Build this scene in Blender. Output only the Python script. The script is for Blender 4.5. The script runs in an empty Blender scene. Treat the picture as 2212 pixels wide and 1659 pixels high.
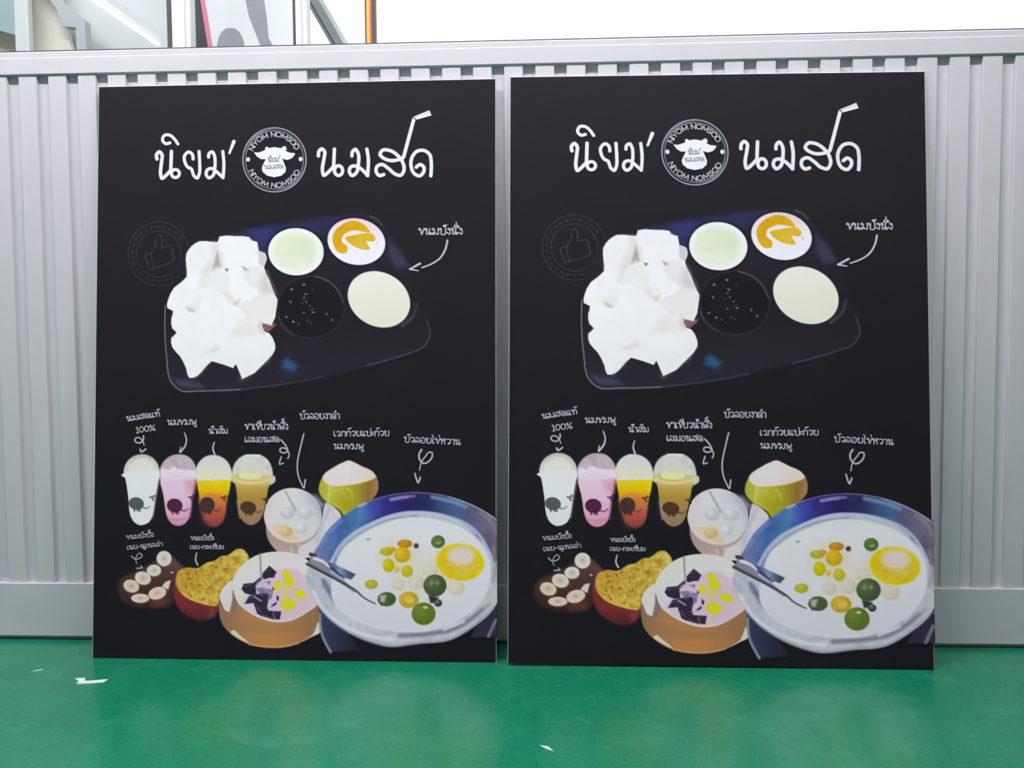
import bpy, bmesh, math, random
import numpy as np
from mathutils import Matrix, Vector

random.seed(3)
SC = bpy.context.scene
COL = SC.collection

# ------------------------------------------------------------------ camera
F_PX = 2134.47
CAM = np.array([0.13195, -2.08469, 0.69071])
YAW, PITCH, ROLL = -0.052136, -0.062852, -0.0080075
def cam_axes(y, p, r):
    cy, sy, cp, sp = math.cos(y), math.sin(y), math.cos(p), math.sin(p)
    f = np.array([sy*cp, cy*cp, sp]); rt = np.array([cy, -sy, 0.0]); up = np.cross(rt, f)
    return math.cos(r)*rt + math.sin(r)*up, -math.sin(r)*rt + math.cos(r)*up, f
_rt, _up, _f = cam_axes(YAW, PITCH, ROLL)
cd = bpy.data.cameras.new('camera')
cd.sensor_fit = 'HORIZONTAL'; cd.sensor_width = 36.0; cd.lens = 36.0*F_PX/2212.0
cd.clip_start = 0.05; cd.clip_end = 100
cam = bpy.data.objects.new('camera', cd); COL.objects.link(cam)
m = Matrix.Identity(4)
for i in range(3):
    m[i][0] = _rt[i]; m[i][1] = _up[i]; m[i][2] = -_f[i]; m[i][3] = CAM[i]
cam.matrix_world = m
SC.camera = cam

# ------------------------------------------------------------------ world + exposure
w = bpy.data.worlds.new('daylight'); SC.world = w; w.use_nodes = True
bg = w.node_tree.nodes['Background']
bg.inputs['Color'].default_value = (1.0, 0.99, 1.0, 1)
bg.inputs['Strength'].default_value = 1.7
SC.view_settings.view_transform = 'Standard'
SC.view_settings.look = 'None'
SC.view_settings.gamma = 1.0
SC.view_settings.use_curve_mapping = False
SC.view_settings.exposure = 0.0
TUBE_STRENGTH = 80.0      # far tubes
NEAR_STRENGTH = 252.0     # tube over the boards
TUBE_TINT = (1.0, 0.955, 1.03)

# ------------------------------------------------------------------ helpers
def lin(c):
    c = np.asarray(c, float)/255.0
    return np.where(c <= 0.04045, c/12.92, ((c+0.055)/1.055)**2.4)

def mat(name, col, rough=0.5, metal=0.0, spec=0.5, noise=None, emit=None, bump=None):
    mt = bpy.data.materials.new(name); mt.use_nodes = True
    nt = mt.node_tree; b = nt.nodes['Principled BSDF']
    b.inputs['Base Color'].default_value = (*col, 1)
    b.inputs['Roughness'].default_value = rough
    b.inputs['Metallic'].default_value = metal
    b.inputs['Specular IOR Level'].default_value = spec
    if emit:
        b.inputs['Emission Color'].default_value = (*emit[0], 1)
        b.inputs['Emission Strength'].default_value = emit[1]
    if noise:
        sc, amt, det, col2 = noise
        tc = nt.nodes.new('ShaderNodeTexCoord')
        n = nt.nodes.new('ShaderNodeTexNoise'); n.inputs['Scale'].default_value = sc; n.inputs['Detail'].default_value = det
        r = nt.nodes.new('ShaderNodeValToRGB'); r.color_ramp.elements[0].position = 0.42; r.color_ramp.elements[1].position = 0.72
        mx = nt.nodes.new('ShaderNodeMix'); mx.data_type = 'RGBA'
        ml = nt.nodes.new('ShaderNodeMath'); ml.operation = 'MULTIPLY'; ml.inputs[1].default_value = amt
        nt.links.new(tc.outputs['Object'], n.inputs['Vector'])
        nt.links.new(n.outputs['Fac'], r.inputs['Fac'])
        nt.links.new(r.outputs['Color'], ml.inputs[0])
        nt.links.new(ml.outputs[0], mx.inputs['Factor'])
        mx.inputs['A'].default_value = (*col, 1); mx.inputs['B'].default_value = (*col2, 1)
        nt.links.new(mx.outputs['Result'], b.inputs['Base Color'])
    if bump:
        tc = nt.nodes.new('ShaderNodeTexCoord')
        n = nt.nodes.new('ShaderNodeTexNoise'); n.inputs['Scale'].default_value = bump[0]; n.inputs['Detail'].default_value = 4
        bp = nt.nodes.new('ShaderNodeBump'); bp.inputs['Strength'].default_value = bump[1]; bp.inputs['Distance'].default_value = 0.002
        nt.links.new(tc.outputs['Object'], n.inputs['Vector'])
        nt.links.new(n.outputs['Fac'], bp.inputs['Height']); nt.links.new(bp.outputs['Normal'], b.inputs['Normal'])
    return mt

def tag(o, label=None, cat=None, group=None, kind=None):
    if label: o['label'] = label
    if cat: o['category'] = cat
    if group: o['group'] = group
    if kind: o['kind'] = kind
    return o

def empty(name, loc=(0, 0, 0)):
    o = bpy.data.objects.new(name, None); COL.objects.link(o); o.location = loc; o.empty_display_size = 0.05
    return o

def link(name, me, mt, parent=None, loc=None):
    o = bpy.data.objects.new(name, me); COL.objects.link(o)
    if mt is not None and not me.materials: me.materials.append(mt)
    if parent: o.parent = parent
    if loc: o.location = loc
    return o

def box_bm(bm, lo, hi, bevel=0.0):
    r = bmesh.ops.create_cube(bm, size=1.0)
    vs = r['verts']
    for v in vs:
        v.co = Vector([lo[i] + (v.co[i]+0.5)*(hi[i]-lo[i]) for i in range(3)])
    if bevel:
        es = list({e for v in vs for e in v.link_edges})
        bmesh.ops.bevel(bm, geom=es, offset=bevel, segments=2, affect='EDGES', profile=0.5)

def box(name, lo, hi, mt, parent=None, bevel=0.0, loc=None):
    bm = bmesh.new(); box_bm(bm, lo, hi, bevel)
    me = bpy.data.meshes.new(name); bm.to_mesh(me); bm.free()
    return link(name, me, mt, parent, loc)

def prism(name, pts, y0, y1, mt, parent=None, loc=None):
    """polygon in x,z extruded along y"""
    bm = bmesh.new()
    a = [bm.verts.new((p[0], y0, p[1])) for p in pts]; b = [bm.verts.new((p[0], y1, p[1])) for p in pts]
    bm.faces.new(a); bm.faces.new(list(reversed(b)))
    n = len(pts)
    for i in range(n): bm.faces.new((a[i], b[i], b[(i+1) % n], a[(i+1) % n]))
    bmesh.ops.recalc_face_normals(bm, faces=bm.faces)
    me = bpy.data.meshes.new(name); bm.to_mesh(me); bm.free()
    return link(name, me, mt, parent, loc)

# ------------------------------------------------------------------ materials
M_ALU = mat('anodised_aluminium', (0.65, 0.635, 0.66), 0.45, 0.12, 0.4, (7.0, 0.18, 5, (0.53, 0.53, 0.54)))
M_ALU_DULL = mat('aluminium_back', (0.63, 0.62, 0.65), 0.5, 0.1, 0.4)
M_GASKET = mat('dark_rubber', (0.05, 0.05, 0.055), 0.6)
def floor_mat():
    mt = bpy.data.materials.new('green_painted_floor'); mt.use_nodes = True; nt = mt.node_tree; L = nt.links.new
    b = nt.nodes['Principled BSDF']; b.inputs['Roughness'].default_value = 0.25; b.inputs['Specular IOR Level'].default_value = 0.31
    tc = nt.nodes.new('ShaderNodeTexCoord'); col = None
    for sc, det, rg, p0, p1, amt, c in ((4.2, 12, 0.74, 0.45, 0.72, 0.6, (0.022, 0.225, 0.125)), (13, 10, 0.78, 0.53, 0.74, 0.6, (0.06, 0.28, 0.185)), (190, 4, 0.7, 0.40, 0.70, 0.42, (0.025, 0.25, 0.145)), (130, 4, 0.7, 0.50, 0.80, 0.42, (0.001, 0.10, 0.045))):
        n = nt.nodes.new('ShaderNodeTexNoise'); n.inputs['Scale'].default_value = sc; n.inputs['Detail'].default_value = det; n.inputs['Roughness'].default_value = rg
        r = nt.nodes.new('ShaderNodeMapRange'); r.inputs['From Min'].default_value = p0; r.inputs['From Max'].default_value = p1; r.inputs['To Max'].default_value = amt
        mx = nt.nodes.new('ShaderNodeMix'); mx.data_type = 'RGBA'; mx.inputs['B'].default_value = (*c, 1)
        L(tc.outputs['Object'], n.inputs['Vector']); L(n.outputs['Fac'], r.inputs['Value']); L(r.outputs['Result'], mx.inputs['Factor'])
        if col is None: mx.inputs['A'].default_value = (0.002, 0.165, 0.077, 1)
        else: L(col, mx.inputs['A'])
        col = mx.outputs['Result']
    L(col, b.inputs['Base Color'])
    n = nt.nodes.new('ShaderNodeTexNoise'); n.inputs['Scale'].default_value = 70; n.inputs['Detail'].default_value = 5
    bp = nt.nodes.new('ShaderNodeBump'); bp.inputs['Strength'].default_value = 0.22; bp.inputs['Distance'].default_value = 0.002
    L(tc.outputs['Object'], n.inputs['Vector']); L(n.outputs['Fac'], bp.inputs['Height']); L(bp.outputs['Normal'], b.inputs['Normal'])
    return mt
M_FLOOR = floor_mat()
M_WHITE = mat('white_paint', (0.78, 0.78, 0.78), 0.6)
M_WALL = mat('grey_wall_paint', (0.48, 0.47, 0.49), 0.7)
M_CEIL = mat('ceiling_paint', (0.48, 0.47, 0.48), 0.8)
M_CORE = mat('white_foam_core', (0.8, 0.8, 0.82), 0.6)
M_TUBE = mat('lit_tube', (1, 1, 1), 0.4, 0, 0.2, None, (TUBE_TINT, TUBE_STRENGTH))
M_TUBE_NEAR = mat('lit_tube_near', (1, 1, 1), 0.4, 0, 0.2, None, (TUBE_TINT, NEAR_STRENGTH))
M_PAPER = mat('paper', (0.62, 0.78, 0.70), 0.7)

# ------------------------------------------------------------------ structure: room shell
fl = box('floor', (-4, -6, -0.1), (4, 3, 0), M_FLOOR); tag(fl, kind='structure')
ce = box('ceiling', (-4, -6, 2.75), (4, 0.3, 2.85), M_CEIL); tag(ce, kind='structure')
wl = box('wall_left', (-4.1, -6, 0), (-4, 0.3, 2.75), M_WALL); tag(wl, kind='structure')
wr = box('wall_right', (4, -6, 0), (4.1, 0.3, 2.75), M_WALL); tag(wr, kind='structure')
wf = box('wall_front', (-4, -6.1, 0), (4, -6, 2.75), M_WALL); tag(wf, kind='structure')

# ---- ribbed aluminium partition
PIT, OFF = 0.064810, -1.050537
ZRB, ZRT, ZBT = 1.2228, 1.2708, 0.12655
GROOVE = 0.0252; DEPTH = 0.0105
part = empty('wall_back', (0, 0, 0)); tag(part, kind='structure')
box('backing_sheet', (-4, DEPTH, 0.0), (4, DEPTH+0.012, ZRB+0.01), M_ALU_DULL, part)
bm = bmesh.new()
RW = PIT-GROOVE
prof = [(-RW-0.0006, DEPTH+0.001), (-RW, 0.0016), (-RW+0.0012, 0.0), (-0.0012, 0.0), (0, 0.0016), (0.0006, DEPTH+0.001)]
z0, z1 = 0.02, ZRB+0.006
va = [bm.verts.new((x, y, z0)) for x, y in prof]; vb = [bm.verts.new((x, y, z1)) for x, y in prof]
for i in range(len(prof)-1): bm.faces.new((va[i], va[i+1], vb[i+1], vb[i]))
bm.faces.new(list(reversed(va))); bm.faces.new(vb)
bmesh.ops.recalc_face_normals(bm, faces=bm.faces)
rib_me = bpy.data.meshes.new('slat'); bm.to_mesh(rib_me); bm.free()
for i in range(-12, 47):
    link('slat', rib_me, M_ALU, part, (OFF+i*PIT, 0, 0))
# top rail: stepped profile extruded along x
bm = bmesh.new()
rp = [(-0.0025, ZRB), (-0.004, ZRB+0.0015), (-0.004, ZRT-0.014), (-0.0033, ZRT-0.0125), (-0.0033, ZRT-0.002), (-0.0015, ZRT), (0.05, ZRT), (0.05, ZRB)]
for k, x in enumerate((-4.0, 4.0)):
    vs = [bm.verts.new((x, y, z)) for y, z in rp]
    if k == 0: A = vs
    else: B = vs
for i in range(len(rp)): bm.faces.new((A[i], A[(i+1) % len(rp)], B[(i+1) % len(rp)], B[i]))
bm.faces.new(A); bm.faces.new(list(reversed(B)))
bmesh.ops.recalc_face_normals(bm, faces=bm.faces)
me = bpy.data.meshes.new('top_rail'); bm.to_mesh(me); bm.free()
link('top_rail', me, M_ALU, part)
box('gasket', (-4, 0.0, ZRT-0.0005), (4, 0.03, ZRT+0.0028), M_GASKET, part)
box('base_plate', (-4, -0.006, 0.009), (4, DEPTH, ZBT), M_ALU, part, 0.0012)

# ------------------------------------------------------------------ print painter
def noise2(X, Y, s, seed=0):
    rs = np.random.RandomState(seed); G = rs.rand(64, 64)
    x = X/s; y = Y/s
    xi = np.floor(x).astype(int); yi = np.floor(y).astype(int); fx = x-xi; fy = y-yi
    fx = fx*fx*(3-2*fx); fy = fy*fy*(3-2*fy)
    g = lambda a, b: G[a % 64, b % 64]
    return (g(xi, yi)*(1-fx)+g(xi+1, yi)*fx)*(1-fy) + (g(xi, yi+1)*(1-fx)+g(xi+1, yi+1)*fx)*fy

def cr(pts, n=8, closed=False):
    """Catmull-Rom through points"""
    p = [np.array(q, float) for q in pts]
    if len(p) < 3 and not closed: return np.array(p)
    out = []
    N = len(p)
    rng = range(N) if closed else range(N-1)
    T = np.arange(n)/n; h1 = 2*T**3-3*T**2+1; h2 = -2*T**3+3*T**2; h3 = T**3-2*T**2+T; h4 = T**3-T**2
    for i in rng:
        if closed: a, b, c, d = p[(i-1) % N], p[i], p[(i+1) % N], p[(i+2) % N]
        else: a, b, c, d = p[max(i-1, 0)], p[i], p[i+1], p[min(i+2, N-1)]
        l0, l1, l2 = (np.linalg.norm(b-a)+1e-6), (np.linalg.norm(c-b)+1e-6), (np.linalg.norm(d-c)+1e-6)
        mb = ((b-a)/l0*l1+(c-b)/l1*l0)/(l0+l1)*min(l1, 1.6*l0); mc = ((c-b)/l1*l2+(d-c)/l2*l1)/(l1+l2)*min(l1, 1.6*l2)
        for k in range(n): out.append(h1[k]*b+h2[k]*c+h3[k]*mb+h4[k]*mc)
    if not closed: out.append(p[-1])
    return np.array(out)

def zf(x0, y0, s):
    return lambda pts: [(x0+a/s, y0+b/s) for a, b in pts]

class Art:
    def __init__(self, x0, y0, x1, y1, s=1.25):
        self.s = s
        xs = np.arange(x0, x1+s*0.5, s); ys = np.arange(y0, y1+s*0.5, s)
        self.X, self.Y = np.meshgrid(xs, ys)
        self.xs, self.ys = xs, ys
        self.rgb = np.zeros(self.X.shape+(3,)); self.a = np.zeros(self.X.shape)
    def win(self, lo, hi, m):
        i0 = max(np.searchsorted(self.ys, lo[1]-m)-1, 0); i1 = np.searchsorted(self.ys, hi[1]+m)+1
        j0 = max(np.searchsorted(self.xs, lo[0]-m)-1, 0); j1 = np.searchsorted(self.xs, hi[0]+m)+1
        return slice(i0, i1), slice(j0, j1)
    def comp(self, sl, cov, col, op, clip=None):
        if cov.size == 0: return
        X, Y = self.X[sl], self.Y[sl]
        c = col(X, Y) if callable(col) else np.broadcast_to(np.asarray(col, float), X.shape+(3,))
        k = np.clip(cov, 0, 1)*(op(X, Y) if callable(op) else op)
        if clip == 'atop': k = k*self.a[sl]
        a0 = self.a[sl]; na = k+a0*(1-k)
        safe = np.maximum(na, 1e-6)[..., None]
        self.rgb[sl] = (c*k[..., None]+self.rgb[sl]*(a0*(1-k))[..., None])/safe
        self.a[sl] = na
    def segdist(self, sl, P, closed=False, w0=None, w1=None):
        X, Y = self.X[sl], self.Y[sl]
        D = np.full(X.shape, 1e9)
        n = len(P); L = n if closed else n-1
        for i in range(L):
            a = P[i]; b = P[(i+1) % n]; d = b-a; q = d@d+1e-9
            t = np.clip(((X-a[0])*d[0]+(Y-a[1])*d[1])/q, 0, 1)
            e = np.hypot(X-a[0]-t*d[0], Y-a[1]-t*d[1])
            if w0 is not None: e = e-((w0*(1-(i+t)/L)+w1*(i+t)/L)*0.5)
            D = np.minimum(D, e)
        return D
    def poly(self, pts, col, soft=1.3, op=1.0, smooth=0, clip=None):
        P = cr(pts, smooth, True) if smooth else np.array(pts, float)
        sl = self.win(P.min(0), P.max(0), soft*2)
        X, Y = self.X[sl], self.Y[sl]
        D = self.segdist(sl, P, True)
        ins = np.zeros(X.shape, bool); n = len(P)
        for i in range(n):
            a, b = P[i], P[(i+1) % n]
            if a[1] == b[1]: continue
            c = ((a[1] > Y) != (b[1] > Y)) & (X < (b[0]-a[0])*(Y-a[1])/(b[1]-a[1])+a[0])
            ins ^= c
        sd = np.where(ins, D, -D)
        self.comp(sl, 0.5+sd/soft, col, op, clip)
    def ell(self, cx, cy, rx, ry, col, rot=0, soft=1.3, op=1.0, clip=None):
        R = max(rx, ry); sl = self.win((cx-R, cy-R), (cx+R, cy+R), soft*2)
        X, Y = self.X[sl]-cx, self.Y[sl]-cy
        c, s = math.cos(rot), math.sin(rot)
        u = (X*c+Y*s)/rx; v = (-X*s+Y*c)/ry
        k = np.sqrt(u*u+v*v)+1e-6
        sd = (1-k)*np.sqrt(X*X+Y*Y)/k
        sd = np.where(k < 0.05, min(rx, ry), sd)
        self.comp(sl, 0.5+sd/soft, col, op, clip)
    def stroke(self, pts, w0, col, w1=None, soft=1.3, op=1.0, smooth=6, closed=False, clip=None):
        P = cr(pts, smooth, closed) if smooth else np.array(pts, float)
        w1 = w0 if w1 is None else w1
        sl = self.win(P.min(0), P.max(0), max(w0, w1)+soft*2)
        D = self.segdist(sl, P, closed, w0, w1)
        self.comp(sl, 0.5-D/soft, col, op, clip)
    def ring(self, cx, cy, rx, ry, w, col, soft=1.3, op=1.0):
        t = np.linspace(0, 2*math.pi, 49)[:-1]
        self.stroke(np.stack([cx+rx*np.cos(t), cy+ry*np.sin(t)], 1), w, col, None, soft, op, 0, True)

def vgrad(stops):
    ys = [s[0] for s in stops]; cs = np.array([s[1] for s in stops], float)
    return lambda X, Y: np.stack([np.interp(Y, ys, cs[:, k]) for k in range(3)], -1)
def hgrad(stops):
    xs = [s[0] for s in stops]; cs = np.array([s[1] for s in stops], float)
    return lambda X, Y: np.stack([np.interp(X, xs, cs[:, k]) for k in range(3)], -1)
def mott(c0, c1, s, seed=0, sharp=1.0):
    c0 = np.array(c0, float); c1 = np.array(c1, float)
    def f(X, Y):
        n = 0.6*noise2(X, Y, s, seed)+0.4*noise2(X, Y, s*0.45, seed+1)
        n = np.clip((n-0.5)*sharp+0.5, 0, 1)[..., None]
        return c0*(1-n)+c1*n
    return f
def ball(cx, cy, r, c, hi=0.25, lo=0.35):
    c = np.array(c, float)
    def f(X, Y):
        d = np.clip(1-np.hypot(X-cx+0.3*r, Y-cy+0.35*r)/(1.5*r), 0, 1)[..., None]
        return np.clip(c*(1-lo)+(c*lo+255*hi*d)*d, 0, 255)
    return f

# ---- lettering: stroke glyphs (unit height 1, baseline 0)
H = [(.17, .74), (.04, .84), (.13, .99), (.27, .88)]
GL = {
 'ข': (.72, [H+[(.38, .04), (.68, 1)]]),
 'ช': (.78, [H+[(.38, .04), (.6, .8), (.8, 1.08)]]),
 'น': (.84, [H+[(.25, .03), (.54, .3)], [(.58, 1), (.55, .3), (.62, .03), (.78, .12), (.72, .32), (.55, .28)]]),
 'ม': (.84, [H+[(.3, .25), (.16, .03), (.05, .12), (.15, .3), (.36, .24), (.7, .03), (.72, 1)]]),
 'ป': (.8, [H+[(.27, .03), (.68, .03), (.7, 1.5)]]),
 'บ': (.8, [H+[(.27, .03), (.68, .03), (.7, 1.0)]]),
 'ง': (.55, [[(.3, .78), (.2, .9), (.3, 1), (.43, .88), (.4, .05), (.08, .36)]]),
 'ล': (.78, [[(.2, .08), (.06, .15), (.1, .42), (.3, .45), (.45, .1), (.62, .15), (.66, .7), (.45, .98), (.15, .9)]]),
 'ส': (.82, [[(.2, .08), (.06, .15), (.1, .42), (.3, .45), (.45, .1), (.62, .15), (.66, .7), (.45, .98), (.15, .9)], [(.5, .78), (.82, 1.2)]]),
 'ด': (.78, [[(.35, .4), (.28, .5), (.42, .55), (.48, .35), (.35, .05), (.1, .2), (.08, .75), (.35, 1), (.62, .8), (.66, 0)]]),
 'เ': (.36, [[(.08, 1), (.08, .15), (.2, .02), (.28, .15), (.14, .24)]]),
 'แ': (.66, [[(.08, 1), (.08, .15), (.2, .02), (.28, .15), (.14, .24)], [(.4, 1), (.4, .15), (.52, .02), (.6, .15), (.46, .24)]]),
 'ท': (.78, [H+[(.26, 0)], [(.26, .62), (.5, 1), (.65, .85), (.66, 0)]]),
 'พ': (.9, [[(.15, .8), (.05, .9), (.14, 1), (.24, .88), (.28, .03), (.5, .65), (.66, .03), (.8, 1)]]),
 'ผ': (.88, [[(.22, .7), (.1, .72), (.08, 1), (.2, .5), (.26, .03), (.48, .6), (.64, .03), (.78, 1)]]),
 'ย': (.8, [[(.2, .72), (.28, .9), (.12, .98), (.06, .8), (.2, .5), (.18, .1), (.4, .01), (.64, .08), (.68, 1)]]),
 'ว': (.66, [[(.5, .22), (.4, .03), (.28, .15), (.42, .26), (.54, .2), (.55, .75), (.36, 1), (.1, .85)]]),
 'อ': (.76, [[(.1, .88), (.35, 1), (.6, .8), (.62, .2), (.35, 0), (.1, .15), (.1, .45), (.3, .5)]]),
 'ก': (.76, [[(.12, 0), (.14, .62), (.24, .7), (.06, .78), (.35, 1), (.62, .82), (.64, 0)]]),
 'ฉ': (.9, [[(.1, .78), (.3, 1), (.5, .85), (.5, .12), (.36, .03), (.3, .2), (.78, .05), (.78, .95)]]),
 'ห': (.82, [H+[(.25, 0)], [(.25, .5), (.55, .75), (.72, .95), (.56, 1), (.5, .8), (.64, .55), (.66, 0)]]),
 'า': (.52, [[(.05, .85), (.25, 1), (.42, .82), (.42, 0)]]),
 'ำ': (.52, [[(.05, .85), (.25, 1), (.42, .82), (.42, 0)], [(-.16, 1.2), (-.26, 1.32), (-.16, 1.44), (-.06, 1.32), (-.16, 1.2)]]),
 'ร': (.52, [[(.3, .04), (.18, .12), (.28, .25), (.36, .1), (.34, .62), (.08, .74), (.2, 1), (.46, .95)]]),
 'ะ': (.42, [[(.05, .75), (.14, .6), (.32, .78)], [(.05, .32), (.14, .18), (.32, .36)]]),
 'ไ': (.42, [[(.0, 1.6), (.14, 1.45), (.2, 1.2), (.12, .12), (.26, .02), (.32, .18)]]),
 '-': (.5, [[(.06, .45), (.42, .45)]]),
 '1': (.5, [[(.08, .85), (.25, 1), (.25, 0)], [(.08, 0), (.42, 0)]]),
 '0': (.72, [[(.35, 0), (.08, .3), (.08, .7), (.35, 1), (.6, .7), (.6, .3), (.35, 0)]]),
 '%': (.85, [[(.75, 1), (.1, 0)], [(.2, .65), (.05, .82), (.2, 1), (.33, .82), (.2, .65)], [(.65, 0), (.5, .17), (.65, .35), (.8, .17), (.65, 0)]]),
 "'": (.35, [[(.3, 1.5), (.12, 1.0)]]),
}
MK = {
 'ั': [[(.02, 1.28), (-.1, 1.38), (0, 1.5), (.08, 1.36), (.3, 1.55)]],
 'ิ': [[(-.25, 1.18), (-.14, 1.45), (.12, 1.48), (.25, 1.18), (-.25, 1.18)]],
 'ี': [[(-.25, 1.18), (-.14, 1.45), (.12, 1.48), (.25, 1.18), (-.25, 1.18)], [(.25, 1.18), (.26, 1.62)]],
 'ึ': [[(-.25, 1.18), (-.14, 1.45), (.12, 1.48), (.25, 1.18), (-.25, 1.18)], [(.25, 1.2), (.35, 1.32), (.22, 1.4)]],
 '่': [[(.05, 1.3), (.03, 1.62)]],
 '้': [[(-.14, 1.42), (-.04, 1.56), (0, 1.36), (.22, 1.62)]],
 '๊': [[(-.2, 1.35), (-.1, 1.58), (0, 1.4), (.1, 1.55), (.24, 1.62)]],
 'ู': [[(-.06, -.16), (.05, -.42), (.22, -.4), (.24, -.08)]],
}
LAT = {
 'N': (.8, [[(0, 0), (0, 1), (.66, 0), (.66, 1)]]), 'I': (.22, [[(0, 0), (0, 1)]]),
 'Y': (.78, [[(0, 1), (.32, .5), (.64, 1)], [(.32, .5), (.32, 0)]]),
 'O': (.98, [[(.4 + .4*math.cos(t*math.pi/6), .5 + .5*math.sin(t*math.pi/6)) for t in range(13)]]),
 'M': (1.02, [[(0, 0), (.06, 1), (.44, .15), (.82, 1), (.88, 0)]]),
 'S': (.64, [[(.5, .85), (.3, 1), (.05, .8), (.25, .52), (.5, .28), (.25, 0), (0, .15)]]),
 'D': (.86, [[(0, 0), (0, 1), (.3, 1), (.68, .72), (.68, .28), (.3, 0), (0, 0)]]), ' ': (.45, []),
}
def layout(text):
    out = []; x = 0; lastc = 0.4; upper = False
    for ch in text:
        if ch in MK:
            dy = 0.36 if (upper and ch in '่้๊') else 0
            for s in MK[ch]: out.append([(lastc+p[0], p[1]+dy) for p in s])
            if ch in 'ิีึั': upper = True
        else:
            wd, ss = GL[ch]
            if ch == 'ำ' and upper: pass
            for s in ss: out.append([(x+p[0], p[1]) for p in s])
            lastc = x+min(wd*0.72, .6); x += wd; upper = False
    return out, x-0.1
def write(art, text, p0, p1, h, col=(186, 186, 196), w=2.1, op=0.9):
    ss, L = layout(text)
    p0 = np.array(p0, float); p1 = np.array(p1, float)
    ex = (p1-p0)/L; n = np.linalg.norm(p1-p0); d = (p1-p0)/n
    ey = np.array([d[1], -d[0]])*h
    for s in ss:
        art.stroke([p0+ex*q[0]+ey*q[1] for q in s], w, col, None, 1.2, op, 4)

PIECES = []   # (name, art, level, label)
def caption(lines, label, w=2.1, col=(186, 186, 196)):
    pts = np.array([p for l in lines for p in (l[1], l[2])]); hh = max(l[3] for l in lines)
    a = Art(pts[:, 0].min()-5, pts[:, 1].min()-2.2*hh, pts[:, 0].max()+6, pts[:, 1].max()+0.7*hh, 0.8)
    for t, p0, p1, h in lines: write(a, t, p0, p1, h, col, w)
    PIECES.append(('printed_caption', a, 6, label))
def arrow(strokes, label, col=(186, 186, 196)):
    pts = np.array([p for s in strokes for p in s[0]])
    a = Art(pts[:, 0].min()-5, pts[:, 1].min()-5, pts[:, 0].max()+5, pts[:, 1].max()+5, 0.8)
    for s in strokes: a.stroke(s[0], s[1], col, s[2], 1.3, 0.9)
    PIECES.append(('printed_arrow', a, 6, label))

# ---- title
T1 = zf(320, 220, 6.144); T2 = zf(640, 220, 6.144); WT = (232, 232, 242)
a = Art(328, 280, 516, 395, 0.8)
tw = 7.6
def ts(a, T, pts, w=tw): a.stroke(T(pts), w, WT, None, 1.4)
ts(a, T1, [(118, 755), (112, 700), (150, 660), (185, 700), (182, 770), (165, 950), (182, 1012), (300, 905)])
ts(a, T1, [(310, 655), (302, 880)]); a.ring(*T1([(362, 948)])[0], 8.6, 8.6, 7, WT)
ts(a, T1, [(290, 540), (235, 552), (192, 505), (220, 440), (290, 440), (350, 490), (395, 555)], 6.6)
ts(a, T1, [(597, 755), (588, 695), (540, 662), (485, 710), (490, 800), (530, 865), (572, 885), (610, 980), (650, 1008), (680, 950), (684, 800), (676, 655)], 7)
ts(a, T1, [(802, 730), (812, 680), (850, 660), (880, 710), (884, 880), (860, 975), (805, 1005), (770, 960), (792, 893), (850, 882), (920, 935), (992, 1002)], 7)
ts(a, T1, [(990, 655), (1006, 820), (995, 1002)], 7)
a.stroke(T1([(1138, 525), (1078, 678)]), 8, WT, 5, 1.4)
PIECES.append(('printed_title', a, 6, 'white hand-lettered Thai word before the round logo'))
a = Art(678, 228, 944, 394, 0.8)
ts(a, T2, [(293, 715), (298, 660), (337, 622), (374, 655), (370, 730), (345, 900), (362, 972), (485, 865)])
ts(a, T2, [(505, 625), (495, 850)]); a.ring(*T2([(560, 910)])[0], 8.8, 10.5, 7.4, WT)
ts(a, T2, [(737, 715), (745, 660), (782, 628), (820, 680), (820, 850), (795, 940), (738, 975), (702, 920), (722, 862), (782, 848), (850, 880), (945, 975)])
ts(a, T2, [(935, 625), (955, 750), (945, 975)])
ts(a, T2, [(1160, 962), (1100, 975), (1058, 920), (1072, 855), (1130, 828), (1220, 880), (1310, 955), (1385, 972), (1428, 905), (1415, 810), (1350, 715), (1230, 640), (1145, 640), (1110, 695), (1170, 752), (1280, 778), (1390, 755)])
ts(a, T2, [(1592, 865), (1640, 830), (1692, 865), (1688, 930), (1635, 980), (1570, 955), (1522, 850), (1535, 735), (1600, 655), (1700, 645), (1770, 700), (1790, 800), (1785, 980)])
a.stroke(T2([(1395, 760), (1425, 725), (1562, 215)]), 8.4, WT, 7.6, 1.4, 1, 0)
a.stroke(T2([(1545, 200), (1590, 230)]), 3.4, (60, 60, 66), None, 1.2, 0.8)
a.poly(T2([(1562, 192), (1765, 108), (1795, 178), (1592, 235)]), WT)
a.stroke(T2([(1572, 205), (1770, 135)]), 1.6, (190, 190, 198))
PIECES.append(('printed_title', a, 6, 'white hand-lettered Thai word with a drinking straw'))

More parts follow.
